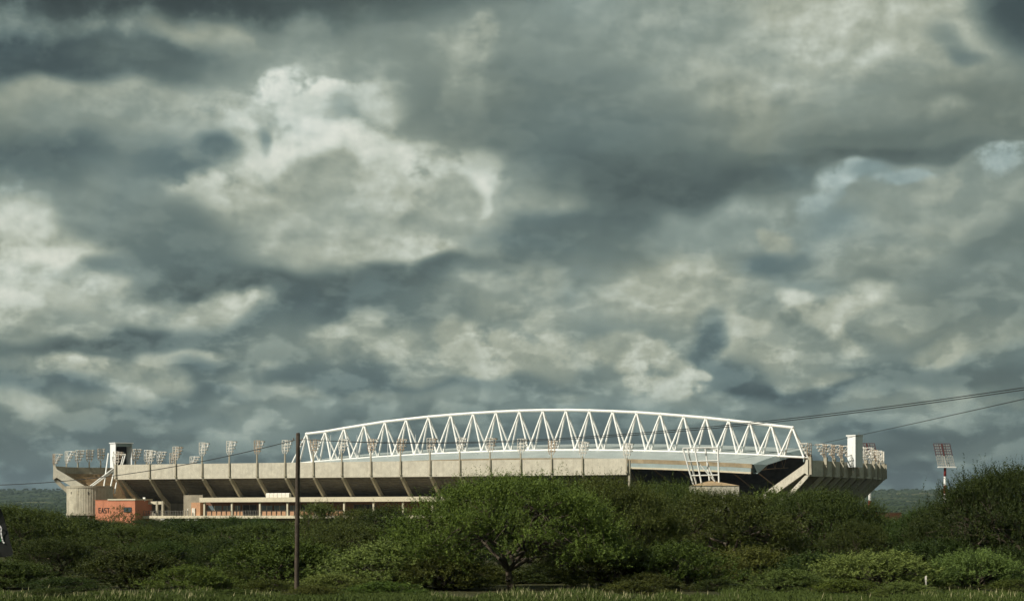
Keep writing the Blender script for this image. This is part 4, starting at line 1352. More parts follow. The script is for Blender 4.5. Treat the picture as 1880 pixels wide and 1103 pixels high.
# ------------------------------------------------------------------ white scoreboard box on the right stand
def right_box():
    Y = 617.0
    c = at(1570.5, 800, Y); c.z = 0
    eL = Vector((-0.62, 0.785, 0)); eR = Vector((0.80, 0.60, 0))
    zt, zb = zat(800, Y), zat(857, Y)
    root = empty('scoreboard_box', Vector((c.x, c.y, zb)))
    tag(root, 'tall white boxed scoreboard on top of the curved right stand', 'scoreboard')
    a, b = 3.1, 3.0
    MB().box(c + UP * zb, eR * b, eL * a, UP * (zt - zb)).build('cladding', M['cabin'], root)
    MB().box(c + UP * (zt + .003) - eR * .15 - eL * .15, eR * (b + .3), eL * (a + .6), UP * 0.35).build('roof', M['white'], root)
    MB().box(c + UP * (zb + .5) + eL * 1.1 - eR * 0.05, eR * 0.045, eL * 0.7, UP * 5.6).build('panel', M['white'], root)
    for t in (0.3, 0.75):
        p = c + eR * b * t + eL * a * 0.5
        MB().cbox(p + UP * (zb - 1.6), 0.35, 0.35, 1.597).build('bracket', M['conc_dark'], root)
    MB().tube(c + eR * 1.4 + UP * (zt + .35), c + eR * 1.4 + UP * (zt + 1.1), .09, .06, 6).build('aerial', M['rail'], root)
right_box()

# ------------------------------------------------------------------ striped floodlight towers
def tower(px, Y, ytop, label):
    base = Vector(((px - 940) / F * Y, Y, 0))
    root = empty('floodlight_tower', base)
    tag(root, label, 'floodlight tower', 'striped floodlight towers')
    zt = zat(ytop + 44, Y)
    zs = [0.0]
    while zs[-1] < zt - 0.1:
        zs.append(min(zt, zs[-1] + 2.9))
    zs = [zt - x for x in zs][::-1]
    nb = len(zs) - 1
    for k in range(nb):
        r0 = 0.56 - 0.14 * k / nb; r1 = 0.56 - 0.14 * (k + 1) / nb
        MB().tube(base + UP * max(0, zs[k]), base + UP * zs[k + 1], r0, r1, 14, cap=(k == nb - 1)).build('pole_section', M['red'] if (nb - 1 - k) % 2 == 0 else M['white'], root, smooth=True)
    # lamp grid leaning towards the pitch
    def G(a, t):                       # a: across -1..1, t: up 0..1
        return base + Vector((a * 2.7 + 0.4 - t * 1.75, -0.55 + t * -0.6, zt + 0.25 + t * 7.6))
    w = MB(); r_ = MB()
    for t in [i / 9.0 for i in range(10)]:
        (w if t < 0.46 else r_).bar(G(-1, t), G(1, t), 0.15)
    for a in (-1, -0.35, 0.35, 1):
        w.bar(G(a, 0), G(a, 0.47), 0.15); r_.bar(G(a, 0.47), G(a, 1), 0.15)
    w.bar(G(0, 0), G(0, 0.47), 0.5, 0.2); r_.bar(G(0, 0.47), G(0, 1), 0.75, 0.2)
    w.build('lower_lamp_grid', M['lampback'], root); r_.build('upper_lamp_grid', M['maroon'], root)
    MB().box(G(-1.08, 0) - UP * 0.3 - Vector((0, 0.5, 0)), (6.0, 0, 0), (0, 1.0, 0), (0, 0, 0.35)).build('platform', M['white'], root)
    lb = MB()
    for i in range(9):
        for a in (-0.8, -0.55, -0.25, 0.25, 0.55, 0.8):
            c = G(a, (i + 0.5) / 9.0)
            lb.tube(c + Vector((0, 0.25, 0)), c + Vector((0, -0.12, -0.1)), 0.13, 0.25, 7)
    lb.build('lamp_bank', M['lampback'], root)['kind'] = 'stuff'
tower(1735, 700, 814, 'red and white striped floodlight tower standing clear at the right')
tower(1597, 722, 812, 'red and white striped floodlight tower half hidden behind the curved stand')

# ------------------------------------------------------------------ low orange building beyond the right stand
def low_building():
    Y = 625.0
    c = at(1625, 941, Y); zt = c.z; c.z = 0
    eL = Vector((-0.83, 0.55, 0)); eR = Vector((0.80, 0.6, 0))
    root = empty('ticket_building', c)
    tag(root, 'low orange building with a white base just right of the curved stand', 'building')
    MB().box(c + UP * 3.6, eR * 7.0, eL * 7.0, UP * (zt - 3.6)).build('upper_wall', M['orange'], root)
    MB().box(c + UP * 0 + eR * .1 + eL * .1, eR * 6.8, eL * 6.8, UP * 3.597).build('lower_wall', M['cream'], root)
    MB().box(c + UP * (zt + .003) - eR * .1 - eL * .1, eR * 7.2, eL * 7.2, UP * 0.2).build('roof', M['rust'], root)
low_building()

# small lamp posts in front of the deck
def street_lamp(px, ytop, Y, label):
    b = at(px, ytop, Y)
    root = empty('street_lamp', (b.x, b.y, 0))
    tag(root, label, 'street lamp', 'street lamps before the deck')
    MB().tube((b.x, b.y, 0), (b.x, b.y, b.z), 0.16, 0.1, 8).build('pole', M['white_old'], root)
    for s in (-1, 1):
        MB().bar((b.x, b.y, b.z - 1.2), (b.x + s * 1.3, b.y, b.z), 0.13).build('arm', M['white_old'], root)
        MB().box((b.x + s * 1.3 - 0.6, b.y - 0.2, b.z), (1.2, 0, 0), (0, 0.4, 0), (0, 0, 0.22)).build('lantern', M['white'], root)
street_lamp(306.5, 953.5, 618, 'white twin arm street lamp below the deck right of the orange block')
street_lamp(352, 954.5, 614, 'white twin arm street lamp below the stair room of the deck')

# ------------------------------------------------------------------ thorn trees and bushes
def leaf_material(name, base, tip, transl=0.25):
    m = bpy.data.materials.new(name)
    m.use_nodes = True
    N = m.node_tree.nodes; L = m.node_tree.links
    b = N['Principled BSDF']; b.inputs['Roughness'].default_value = 0.65; b.inputs['Specular IOR Level'].default_value = 0.2
    g = N.new('ShaderNodeNewGeometry'); oi = N.new('ShaderNodeObjectInfo')
    n = N.new('ShaderNodeTexNoise'); n.inputs['Scale'].default_value = 0.9; n.inputs['Detail'].default_value = 3
    L.new(g.outputs['Position'], n.inputs['Vector'])
    ad = N.new('ShaderNodeMath'); ad.operation = 'MULTIPLY_ADD'; ad.inputs[1].default_value = 0.35
    L.new(g.outputs['Random Per Island'], ad.inputs[0])
    a2 = N.new('ShaderNodeMath'); a2.operation = 'MULTIPLY_ADD'; a2.inputs[1].default_value = 0.9; a2.inputs[2].default_value = -0.12
    L.new(n.outputs['Fac'], a2.inputs[0]); L.new(a2.outputs[0], ad.inputs[2])
    r = N.new('ShaderNodeValToRGB')
    r.color_ramp.elements[0].position = 0.15; r.color_ramp.elements[0].color = (*base, 1)
    r.color_ramp.elements[1].position = 0.95; r.color_ramp.elements[1].color = (*tip, 1)
    L.new(ad.outputs[0], r.inputs[0])
    hs = N.new('ShaderNodeHueSaturation')
    k = N.new('ShaderNodeMapRange'); k.inputs[3].default_value = 0.70; k.inputs[4].default_value = 1.30
    L.new(oi.outputs['Random'], k.inputs[0]); L.new(k.outputs[0], hs.inputs['Value'])
    k2 = N.new('ShaderNodeMath'); k2.operation = 'MULTIPLY'; k2.inputs[1].default_value = 7.31
    k3 = N.new('ShaderNodeMath'); k3.operation = 'FRACT'
    k4 = N.new('ShaderNodeMapRange'); k4.inputs[3].default_value = 0.472; k4.inputs[4].default_value = 0.520
    L.new(oi.outputs['Random'], k2.inputs[0]); L.new(k2.outputs[0], k3.inputs[0]); L.new(k3.outputs[0], k4.inputs[0]); L.new(k4.outputs[0], hs.inputs['Hue'])
    L.new(r.outputs[0], hs.inputs['Color'])
    L.new(hs.outputs[0], b.inputs['Base Color'])
    t = N.new('ShaderNodeBsdfTranslucent'); L.new(hs.outputs[0], t.inputs['Color'])
    ms = N.new('ShaderNodeMixShader'); ms.inputs[0].default_value = transl
    L.new(b.outputs[0], ms.inputs[1]); L.new(t.outputs[0], ms.inputs[2])
    L.new(ms.outputs[0], N['Material Output'].inputs[0])
    return m

ML = {
    'lit': leaf_material('lit_thorn_leaf', (0.034, 0.058, 0.011), (0.140, 0.196, 0.031), 0.15),
    'deep': leaf_material('shaded_thorn_leaf', (0.022, 0.038, 0.009), (0.074, 0.102, 0.020), 0.15),  # thorn leaf darkened: cloud shadow and under-canopy shade put into its colour
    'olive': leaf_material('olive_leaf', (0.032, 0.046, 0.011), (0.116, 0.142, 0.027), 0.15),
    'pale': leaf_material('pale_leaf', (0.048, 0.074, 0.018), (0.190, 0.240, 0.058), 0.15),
}

def crown_mesh(rng, pads, twigs, leaves, leaf_len, name):
    """pads: (centre, outward dir, radius, flatness). Twigs fan out of each pad and carry small leaves."""
    P = len(pads)
    C = np.array([p[0] for p in pads]); D = np.array([p[1] for p in pads]); R = np.array([p[2] for p in pads])
    T = P * twigs
    idx = np.repeat(np.arange(P), twigs)
    up = np.array([0, 0, 1.0])
    rnd = rng.normal(size=(T, 3)); rnd /= np.linalg.norm(rnd, axis=1)[:, None]
    # twig roots spread through the flattened pad, twigs point outward and upward
    disc = rng.normal(size=(T, 3)) * np.array([0.55, 0.55, 0.16])
    root = C[idx] + disc * R[idx][:, None]
    d = D[idx] * 0.75 + rnd * 0.70 + up * (0.30 + 0.35 * rng.random((T, 1)))
    d /= np.linalg.norm(d, axis=1)[:, None]
    ln = R[idx] * (0.40 + 0.95 * rng.random(T) ** 1.8)
    n = T * leaves
    ti = np.repeat(np.arange(T), leaves)
    t = np.tile((np.arange(leaves) + 0.5) / leaves, T) + rng.normal(size=n) * 0.03
    pos = root[ti] + d[ti] * (ln[ti] * t)[:, None]
    pos[:, 2] -= (t ** 2) * ln[ti] * 0.10
    side = np.cross(d[ti], rng.normal(size=(n, 3)))
    side /= np.maximum(np.linalg.norm(side, axis=1)[:, None], 1e-6)
    lv = d[ti] * 0.55 + side * 0.85
    lv /= np.linalg.norm(lv, axis=1)[:, None]
    L = leaf_len * (0.65 + 0.7 * rng.random(n)) * (1.15 - 0.45 * t)
    w = np.cross(lv, rng.normal(size=(n, 3)) * 0.6 + up)
    w /= np.maximum(np.linalg.norm(w, axis=1)[:, None], 1e-6)
    W = L * 0.21
    a = pos; b = pos + lv * (L * 0.5)[:, None] + w * W[:, None]; c = pos + lv * L[:, None]; e = pos + lv * (L * 0.5)[:, None] - w * W[:, None]
    co = np.stack([a, b, c, e], axis=1).reshape(-1, 3).astype(np.float32)
    me = bpy.data.meshes.new(name)
    me.vertices.add(4 * n); me.vertices.foreach_set('co', co.ravel())
    me.loops.add(4 * n); me.loops.foreach_set('vertex_index', np.arange(4 * n, dtype=np.int32))
    me.polygons.add(n); me.polygons.foreach_set('loop_start', np.arange(0, 4 * n, 4, dtype=np.int32)); me.polygons.foreach_set('loop_total', np.full(n, 4, dtype=np.int32))
    me.update(); me.validate()
    return me

def limb(mb, p, q, r0, r1, rr, bend=0.12, segs=4, n=6):
    """wandering tapered limb; returns its points"""
    p, q = Vector(p), Vector(q)
    L = (q - p).length
    pts = [p]
    for k in range(1, segs):
        t = k / segs
        pts.append(p.lerp(q, t) + Vector((rr.gauss(0, 1), rr.gauss(0, 1), rr.gauss(0, 0.8) + 0.6)) * L * bend * sin(pi * t) * 0.6)
    pts.append(q)
    for k in range(segs):
        a = r0 + (r1 - r0) * k / segs; b = r0 + (r1 - r0) * (k + 1) / segs
        mb.tube(pts[k], pts[k + 1], a, b, n, cap=False)
    return pts

def make_tree(seed, H, W, fork, npads, twigs, leaves, leaf_len, base=0.25, pad_r=1.0, trunks=1, name='tree', hollow=True):
    """umbrella thorn: short trunk, spreading limbs, flat leafy pads over a dome. base: lowest pads as a share of H"""
    rr = random.Random(seed); rng = np.random.default_rng(seed)
    rx = W / 2.0
    zb = H * base
    pads = []
    lobes = [(rr.uniform(0, 2 * pi), rr.uniform(0.10, 0.22), rr.randint(2, 4)) for _ in range(3)]
    while len(pads) < npads:
        a = rr.uniform(0, 2 * pi)
        h = rr.random() ** 0.7
        lob = 1 + sum(am * sin(fr * a + ph) for ph, am, fr in lobes) * 0.6
        rad = (1 - h ** 2.2) ** 0.5 * lob
        inner = rr.random() ** 0.35 if not hollow else 0.55 + 0.45 * rr.random() ** 0.5
        r = rad * inner * (rx - pad_r * 0.55)
        topz = H - pad_r * 0.75
        z = zb + (topz - zb) * (h if rr.random() < 0.75 else h * rr.uniform(0.6, 1.0))
        c = Vector((cos(a) * r, sin(a) * r, z))
        o = Vector((cos(a) * rad, sin(a) * rad, 0.25 + 0.9 * h)).normalized()
        s = pad_r * rr.uniform(0.65, 1.25)
        if any((c - q[0]).length < 0.42 * pad_r for q in pads) and rr.random() < 0.8:
            continue
        pads.append((c, o, s, 0.4))
    cm = crown_mesh(rng, pads, twigs, leaves, leaf_len, name + '_crown')
    mb = MB()
    tr = 0.026 * H + 0.02
    for k in range(trunks):
        off = Vector((0, 0, 0)) if trunks == 1 else Vector((cos(k * 2.4) * 0.35, sin(k * 2.4) * 0.35, 0))
        lean = Vector((rr.gauss(0, 0.10), rr.gauss(0, 0.10), 0)) * H + off * 1.5
        fz = fork * H * rr.uniform(0.85, 1.1)
        ft = off + lean * 0.4 + UP * fz
        limb(mb, off - UP * 0.1, ft, tr * 1.25, tr * 0.9, rr, 0.06, 4, 8)
        mains = []
        nm = 6 if trunks == 1 else 4
        for i in range(nm):
            a = 2 * pi * (i + rr.random() * 0.6) / nm
            e = Vector((cos(a) * rx * 0.52, sin(a) * rx * 0.52, zb + (H - zb) * rr.uniform(0.25, 0.6)))
            pl = limb(mb, ft, e, tr * 0.62, tr * 0.28, rr, 0.22, 5, 6)
            mains += pl[2:]
        for j, (c, o, s, f) in enumerate(pads):
            if trunks > 1 and j % trunks != k:
                continue
            m = min(mains, key=lambda q: (q - c).length + (0.6 if q.z > c.z else 0))
            limb(mb, m, c, tr * 0.2, tr * 0.06, rr, 0.2, 3, 4)
    tm = mb.mesh(name + '_trunk')
    tm.materials.append(M['bark'])
    for p in tm.polygons:
        p.use_smooth = True
    return tm, cm

PROTO = {
    # key: mesh pair, nominal height and width
    'umbrella': (make_tree(11, 6.6, 10.5, 0.20, 118, 26, 26, 0.125, base=0.27, pad_r=1.05, trunks=1, name='umbrella'), 6.6, 10.5),
    'round': (make_tree(12, 6.0, 8.0, 0.16, 100, 24, 26, 0.125, base=0.10, pad_r=0.95, trunks=2, name='round'), 6.0, 8.0),
    'dense': (make_tree(13, 6.0, 9.5, 0.14, 110, 24, 26, 0.125, base=0.06, pad_r=1.0, trunks=2, name='dense', hollow=False), 6.0, 9.5),
    'bush': (make_tree(14, 2.8, 5.0, 0.10, 64, 25, 26, 0.10, base=0.06, pad_r=0.72, trunks=3, name='bush', hollow=False), 2.8, 5.0),
    'shrub': (make_tree(15, 2.4, 4.4, 0.10, 58, 24, 24, 0.095, base=0.05, pad_r=0.66, trunks=3, name='shrub', hollow=False), 2.4, 4.4),
    'ragged': (make_tree(16, 5.2, 6.6, 0.2, 62, 22, 24, 0.125, base=0.18, pad_r=0.9, trunks=2, name='ragged'), 5.2, 6.6),
    'bare': (make_tree(17, 5.5, 6.5, 0.25, 46, 7, 10, 0.15, base=0.35, pad_r=0.7, trunks=1, name='bare'), 5.5, 6.5),
}
LEAFM = {}
def leaf_mesh(key, lk_):
    if (key, lk_) not in LEAFM:
        me = PROTO[key][0][1]
        me = me.copy() if any(k[0] == key for k in LEAFM) else me
        me.materials.clear(); me.materials.append(ML[lk_]); me.name = 'crown'
        LEAFM[(key, lk_)] = me
    return LEAFM[(key, lk_)]

def plant(key, px, ytop, wpx, Y, leaf, label, kind='tree', group='thorn trees before the stadium', rot=None, rng=random.Random(5)):
    """stand a tree so that its crown top is at photo row ytop with crown width wpx at depth Y"""
    (tm, cm), H0, W0 = PROTO[key]
    h = EYE + (HY - ytop) * Y / F
    w = wpx * Y / F
    root = empty({'tree': 'thorn_tree', 'bush': 'thorn_bush'}[kind], ((px - 940) / F * Y, Y, 0))
    tag(root, label, kind, group)
    r = rng.uniform(0, 2 * pi) if rot is None else rot
    s = w / W0
    mt = Matrix.Rotation(r, 4, 'Z') @ Matrix.Diagonal((s, s, h / H0, 1))
    link('trunk', tm, root, mt)
    link('crown', leaf_mesh(key, leaf), root, mt)
    return root

# the big tree in the middle has its own meshes
PROTO['great'] = (make_tree(31, 7.3, 15.0, 0.17, 240, 28, 28, 0.12, base=0.20, pad_r=1.15, trunks=1, name='great'), 7.3, 15.0)
plant('great', 940, 868, 455, 133, 'lit', 'broad umbrella thorn tree with bare forked trunk in the middle foreground', rot=0.6)
plant('bare', 1052, 985, 120, 137, 'olive', 'small thin thorn tree with twin grey stems under the broad umbrella thorn', rot=0.3)

T_ = [
    # key, px, ytop, width, Y, leaf, label
    ('great', 1100, 873, 330, 150, 'olive', 'second broad thorn tree overlapping the right flank of the umbrella thorn'),
    ('dense', 1800, 880, 250, 160, 'deep', 'full dark thorn tree stepping down left of the tall tree at the right edge'),
    ('great', 1215, 884, 320, 172, 'olive', 'olive thorn tree below the gap in the stands, left of the white frame'),
    ('umbrella', 1325, 897, 300, 160, 'olive', 'dark thorn tree growing up against the concrete plinth'),
    ('round', 1430, 893, 230, 178, 'olive', 'rounded thorn tree hiding the foot of the sunlit end wall'),
    ('great', 1505, 896, 320, 168, 'deep', 'wide dark thorn tree below the shaded ribs of the curved stand'),
    ('umbrella', 1575, 953, 150, 158, 'deep', 'lower dark thorn tree beneath the low orange building'),
    ('great', 1865, 853, 400, 146, 'deep', 'tall dark thorn tree rising above the skyline at the right edge'),
    ('dense', 1755, 918, 220, 152, 'deep', 'spreading thorn tree left of the tall dark tree at the right edge'),
    ('umbrella', 1706, 924, 170, 158, 'deep', 'flat topped thorn tree just left of the striped tower foot'),
    ('round', 1650, 962, 150, 175, 'deep', 'dim thorn tree in the dip between the curved stand and the striped tower'),
    ('umbrella', 35, 925, 280, 170, 'deep', 'dark thorn tree at the far left edge behind the flag'),
    ('dense', 135, 946, 260, 190, 'deep', 'dark thorn tree in front of the round concrete drum'),
    ('umbrella', 255, 962, 240, 165, 'deep', 'dark spreading thorn tree below the EAST lettering'),
    ('dense', 360, 953, 260, 200, 'deep', 'dark thorn tree below the left end of the canopy'),
    ('umbrella', 470, 958, 270, 176, 'olive', 'thorn tree directly left of the wooden pole'),
    ('ragged', 585, 918, 120, 232, 'pale', 'pale leafed ragged tree just right of the wooden pole'),
    ('ragged', 652, 930, 120, 240, 'olive', 'ragged tree between the wooden pole and the broad umbrella thorn'),
    ('dense', 715, 926, 180, 225, 'deep', 'dark tree tucked against the left flank of the broad umbrella thorn'),
    ('umbrella', 640, 960, 260, 168, 'deep', 'thorn tree behind the bright bush right of the wooden pole'),
    ('round', 95, 985, 190, 148, 'deep', 'round dark thorn tree right of the flag'),
    ('dense', 850, 968, 220, 168, 'deep', 'dark thorn tree seen between the forked trunk and the low tree at its left'),
    ('dense', 990, 958, 240, 172, 'deep', 'dark thorn tree seen through the limbs right of the forked trunk'),
    ('dense', 425, 988, 190, 152, 'deep', 'dark low thorn tree behind the green bush left of the wooden pole'),
    ('dense', 300, 990, 190, 155, 'deep', 'dark low thorn tree between the flag and the wide green bush'),
    ('round', 780, 975, 200, 148, 'olive', 'low thorn tree under the left edge of the broad umbrella thorn'),
]
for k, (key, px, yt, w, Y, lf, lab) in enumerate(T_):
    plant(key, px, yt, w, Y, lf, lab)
plant('bare', 225, 925, 84, 330, 'olive', 'half bare thorn tree standing in front of the orange EAST block', rot=1.1)

B_ = [
    ('bush', 518, 984, 270, 137, 'lit', 'wide green bush crossed by the wooden pole'),
    ('bush', 725, 990, 290, 134, 'pale', 'bright feathery bush between the wooden pole and the broad umbrella thorn'),
    ('shrub', 610, 1052, 150, 128, 'pale', 'low bright bush at the right of the wooden pole foot'),
    ('shrub', 495, 1062, 120, 127, 'lit', 'low scrubby bush at the left of the wooden pole foot'),
    ('shrub', 350, 1036, 180, 129, 'lit', 'small rounded bush halfway between the flag and the wooden pole'),
    ('bush', 240, 1005, 210, 135, 'deep', 'dark bush right of the flag at the grass edge'),
    ('shrub', 120, 1058, 150, 130, 'deep', 'dark low bush right below the flag'),
    ('bush', 15, 1025, 190, 134, 'olive', 'olive bush at the left edge under the flag'),
    ('shrub', 425, 1045, 130, 133, 'deep', 'dark low bush left of the scrubby bush at the pole foot'),
    ('bush', 1125, 992, 210, 135, 'lit', 'bright round bush under the right flank of the broad umbrella thorn'),
    ('bush', 1240, 990, 220, 134, 'lit', 'bright bush next to the round bush, below the concrete plinth'),
    ('shrub', 1190, 1050, 140, 129, 'olive', 'low dark bush at the grass edge below the concrete plinth'),
    ('shrub', 1445, 1042, 160, 126, 'pale', 'small pale topped bush at the grass edge below the sunlit end wall'),
    ('bush', 1375, 1000, 200, 140, 'olive', 'dark twiggy bush in the shade below the end wall'),
    ('bush', 1500, 1010, 200, 138, 'deep', 'shaded bush below the ribs of the curved stand'),
    ('bush', 1612, 1008, 280, 130, 'pale', 'large bright bush left of the white marker post'),
    ('bush', 1790, 1006, 200, 129, 'pale', 'fan shaped bright bush right of the white marker post'),
    ('shrub', 1862, 1062, 120, 126, 'olive', 'low bush in the bottom right corner'),
    ('bush', 1720, 985, 220, 142, 'deep', 'dark bush behind the white marker post'),
    ('bush', 1850, 1000, 180, 139, 'deep', 'dark bush under the tall tree at the right edge'),
    ('bush', 820, 1012, 170, 131, 'olive', 'bright bush in front of the left flank of the broad umbrella thorn'),
    ('shrub', 790, 1040, 150, 134, 'olive', 'low bush left of the bare forked trunk'),
    ('shrub', 860, 1055, 110, 139, 'lit', 'small bright bush beside the bare forked trunk'),
    ('shrub', 1005, 1030, 170, 147, 'deep', 'dark low bush between the forked trunk and the twin stems'),
    ('shrub', 1165, 1064, 140, 121, 'olive', 'ragged bush reaching the bottom grass below the bright round bush'),
    ('shrub', 1555, 1062, 150, 121, 'lit', 'bright bush low in the grass left of the large bright bush'),
    ('shrub', 1655, 1066, 140, 120, 'pale', 'pale bush touching the white marker post'),
    ('shrub', 575, 1074, 120, 119, 'olive', 'low ragged bush in front of the wooden pole foot'),
    ('shrub', 705, 1066, 150, 121, 'lit', 'bright low bush in the grass below the feathery bush'),
    ('shrub', 90, 1078, 130, 118, 'deep', 'dark ragged bush in the grass at the bottom left'),
    ('shrub', 430, 1080, 110, 118, 'olive', 'low grassy bush between the small rounded bush and the pole'),
    ('shrub', 1320, 1062, 120, 130, 'deep', 'little dark bush left of the small pale topped bush'),
]
for (key, px, yt, w, Y, lf, lab) in B_:
    plant(key, px, yt, w, Y, lf, lab, 'bush', 'bushes along the grass edge')

U_ = [(30, 1068, 'behind the bush at the left edge under the flag'), (190, 1062, 'just right of the dark low bush below the flag'), (300, 1058, 'left of the small rounded bush'),
      (410, 1066, 'right of the small rounded bush'), (560, 1048, 'behind the foot of the wooden pole'), (640, 1055, 'behind the low bright bush right of the pole'),
      (735, 1050, 'behind the bright feathery bush'), (830, 1046, 'behind the low bush left of the forked trunk'), (900, 1040, 'directly left of the forked trunk'),
      (960, 1043, 'directly right of the forked trunk'), (1050, 1040, 'behind the twin grey stems'), (1090, 1050, 'left of the bright round bush'),
      (1150, 1058, 'behind the bright round bush'), (1280, 1052, 'right of the bright bush below the plinth'), (1400, 1048, 'behind the small pale topped bush'),
      (1520, 1055, 'left of the large bright bush'), (1680, 1045, 'just left of the white marker post'), (1740, 1050, 'just right of the white marker post'), (1830, 1045, 'behind the bush in the bottom right corner')]
ru = random.Random(4)
for k, (px, yt, where) in enumerate(U_):
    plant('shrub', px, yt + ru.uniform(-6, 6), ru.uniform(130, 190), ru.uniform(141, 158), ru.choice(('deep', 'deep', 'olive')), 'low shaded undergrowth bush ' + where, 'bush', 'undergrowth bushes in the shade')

# belt behind: each tree still its own, only their tops and gaps show
rb = random.Random(77)
BELT = [(-5, 'at the left edge'), (45, 'beyond the flag'), (93, 'below the end of the far left stand'), (150, 'below the round concrete drum'), (190, 'below the letters EAST')]
BELT += [(px, 'in line with the %s near floodlight rack' % ORD[k]) for k, px in enumerate(NEAR_PX)]
BELT += [(1200, 'in line with the dark gap between the stands'), (1265, 'in line with the left post of the white frame'), (1312, 'in line with the concrete plinth'), (1365, 'in line with the corner of the far roof'),
         (1410, 'left of the foot of the sunlit end wall'), (1455, 'in line with the sunlit end wall'), (1500, 'in line with the first bay of the curved stand'), (1545, 'in line with the middle ribs of the curved stand'),
         (1580, 'in line with the tall white scoreboard box'), (1622, 'in line with the low orange building'), (1680, 'left of the standing striped tower'), (1735, 'in line with the standing striped tower'), (1790, 'right of the standing striped tower'), (1850, 'at the right edge')]
for k, (px, where) in enumerate(BELT):
    Y = rb.uniform(215, 330)
    h = rb.uniform(4.2, 5.0)
    if 1120 < px < 1600:
        h += 1.0
    key = rb.choice(('umbrella', 'dense', 'round'))
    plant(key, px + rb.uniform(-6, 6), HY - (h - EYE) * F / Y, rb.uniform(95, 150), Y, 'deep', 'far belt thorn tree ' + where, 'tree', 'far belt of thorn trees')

# ------------------------------------------------------------------ wooden pole, wires, post, flag
PY = 125.0
PX = (546.5 - 940) / F * PY
def pole():
    root = empty('utility_pole', (PX, PY, 0))
    tag(root, 'weathered wooden utility pole standing left of centre', 'utility pole')
    zt = zat(797, PY)
    mb = MB()
    rr = random.Random(3)
    n = 14; segs = 10
    vs = []
    for k in range(segs + 1):
        t = k / segs
        r = 0.150 - 0.028 * t
        cx = PX - 0.05 + 0.07 * t + 0.008 * rr.gauss(0, 1)
        for j in range(n):
            a = 2 * pi * j / n
            q = r * (1 + 0.035 * rr.gauss(0, 1))
            vs.append((cx + cos(a) * q, PY + sin(a) * q, -0.1 + (zt + 0.1) * t))
    fs = [(k * n + j, k * n + (j + 1) % n, (k + 1) * n + (j + 1) % n, (k + 1) * n + j) for k in range(segs) for j in range(n)]
    fs.append(tuple(range(segs * n, segs * n + n)))
    mb.add(vs, fs).build('shaft', M['wood'], root, smooth=True)
    MB().tube((PX, PY - 0.16, zt - 0.02), (PX, PY + 0.16, zt - 0.02), 0.03, n=6).tube((PX + .02, PY, zt - .02), (PX + .02, PY, zt + .09), .13, .09, 8).build('cap', M['wood'], root)
    for dz, s in ((0.35, 1), (0.62, 1), (0.33, -1)):
        p = Vector((PX + s * 0.13, PY - 0.03, zt - dz))
        MB().tube(p, p + Vector((s * 0.14, 0, 0)), 0.028, n=6).tube(p + Vector((s * 0.12, 0, -0.03)), p + Vector((s * 0.12, 0, 0.12)), 0.05, 0.035, 8).build('insulator', M['rail'], root)
    MB().tube((PX + 0.128, PY - 0.05, zt - 0.1), (PX + 0.155, PY - 0.03, 5.2), 0.012, n=5).build('earth_wire', M['rail'], root)
    return zt
ZT = pole()

def wire(name, a, b, sag, r, label, n=60, mt='cable', strands=1):
    a, b = Vector(a), Vector(b)
    root = None
    mb = MB()
    for s in range(strands):
        pts = []
        for k in range(n + 1):
            t = k / n
            p = a.lerp(b, t)
            p.z -= sag * 4 * t * (1 - t)
            p += Vector((0, 0.0, (s - (strands - 1) / 2.0) * 0.075 * min(1, t * 2.2)))
            pts.append(p)
        m_ = 6
        vs = []; 
        for k, p in enumerate(pts):
            d = (pts[min(k + 1, n)] - pts[max(k - 1, 0)]).normalized()
            x = d.cross(UP).normalized(); y = x.cross(d)
            for j in range(m_):
                q = 2 * pi * j / m_
                vs.append(p + x * cos(q) * r + y * sin(q) * r)
        fs = [(k * m_ + j, k * m_ + (j + 1) % m_, (k + 1) * m_ + (j + 1) % m_, (k + 1) * m_ + j) for k in range(n) for j in range(m_)]
        if strands == 1:
            mb.add(vs, fs)
        else:
            if root is None:
                root = empty(name, a); tag(root, label, 'cable')
            MB().add(vs, fs).build('strand', M[mt], root, smooth=True)
    if strands == 1:
        return tag(mb.build(name, M[mt], None, smooth=True), label, 'cable')
    return root
RE = at(2450, 620, 60.0)                      # next pole of the line, outside the picture
wire('overhead_cable', (PX + 0.25, PY, zat(806, PY)), RE, 1.2, 0.016, 'upper twin overhead cable rising to the right from the wooden pole', strands=2)
wire('overhead_cable', at(1318, 846, 676.0), at(2450, 604, 60.0), 0.6, 0.022, 'lower single overhead cable running from the far roof up to the right', n=200)
LE = at(-420, 860, 140.0)
wire('overhead_cable', (PX - 0.25, PY, zat(808, PY)), LE, 1.8, 0.024, 'overhead cable falling to the left from the wooden pole')

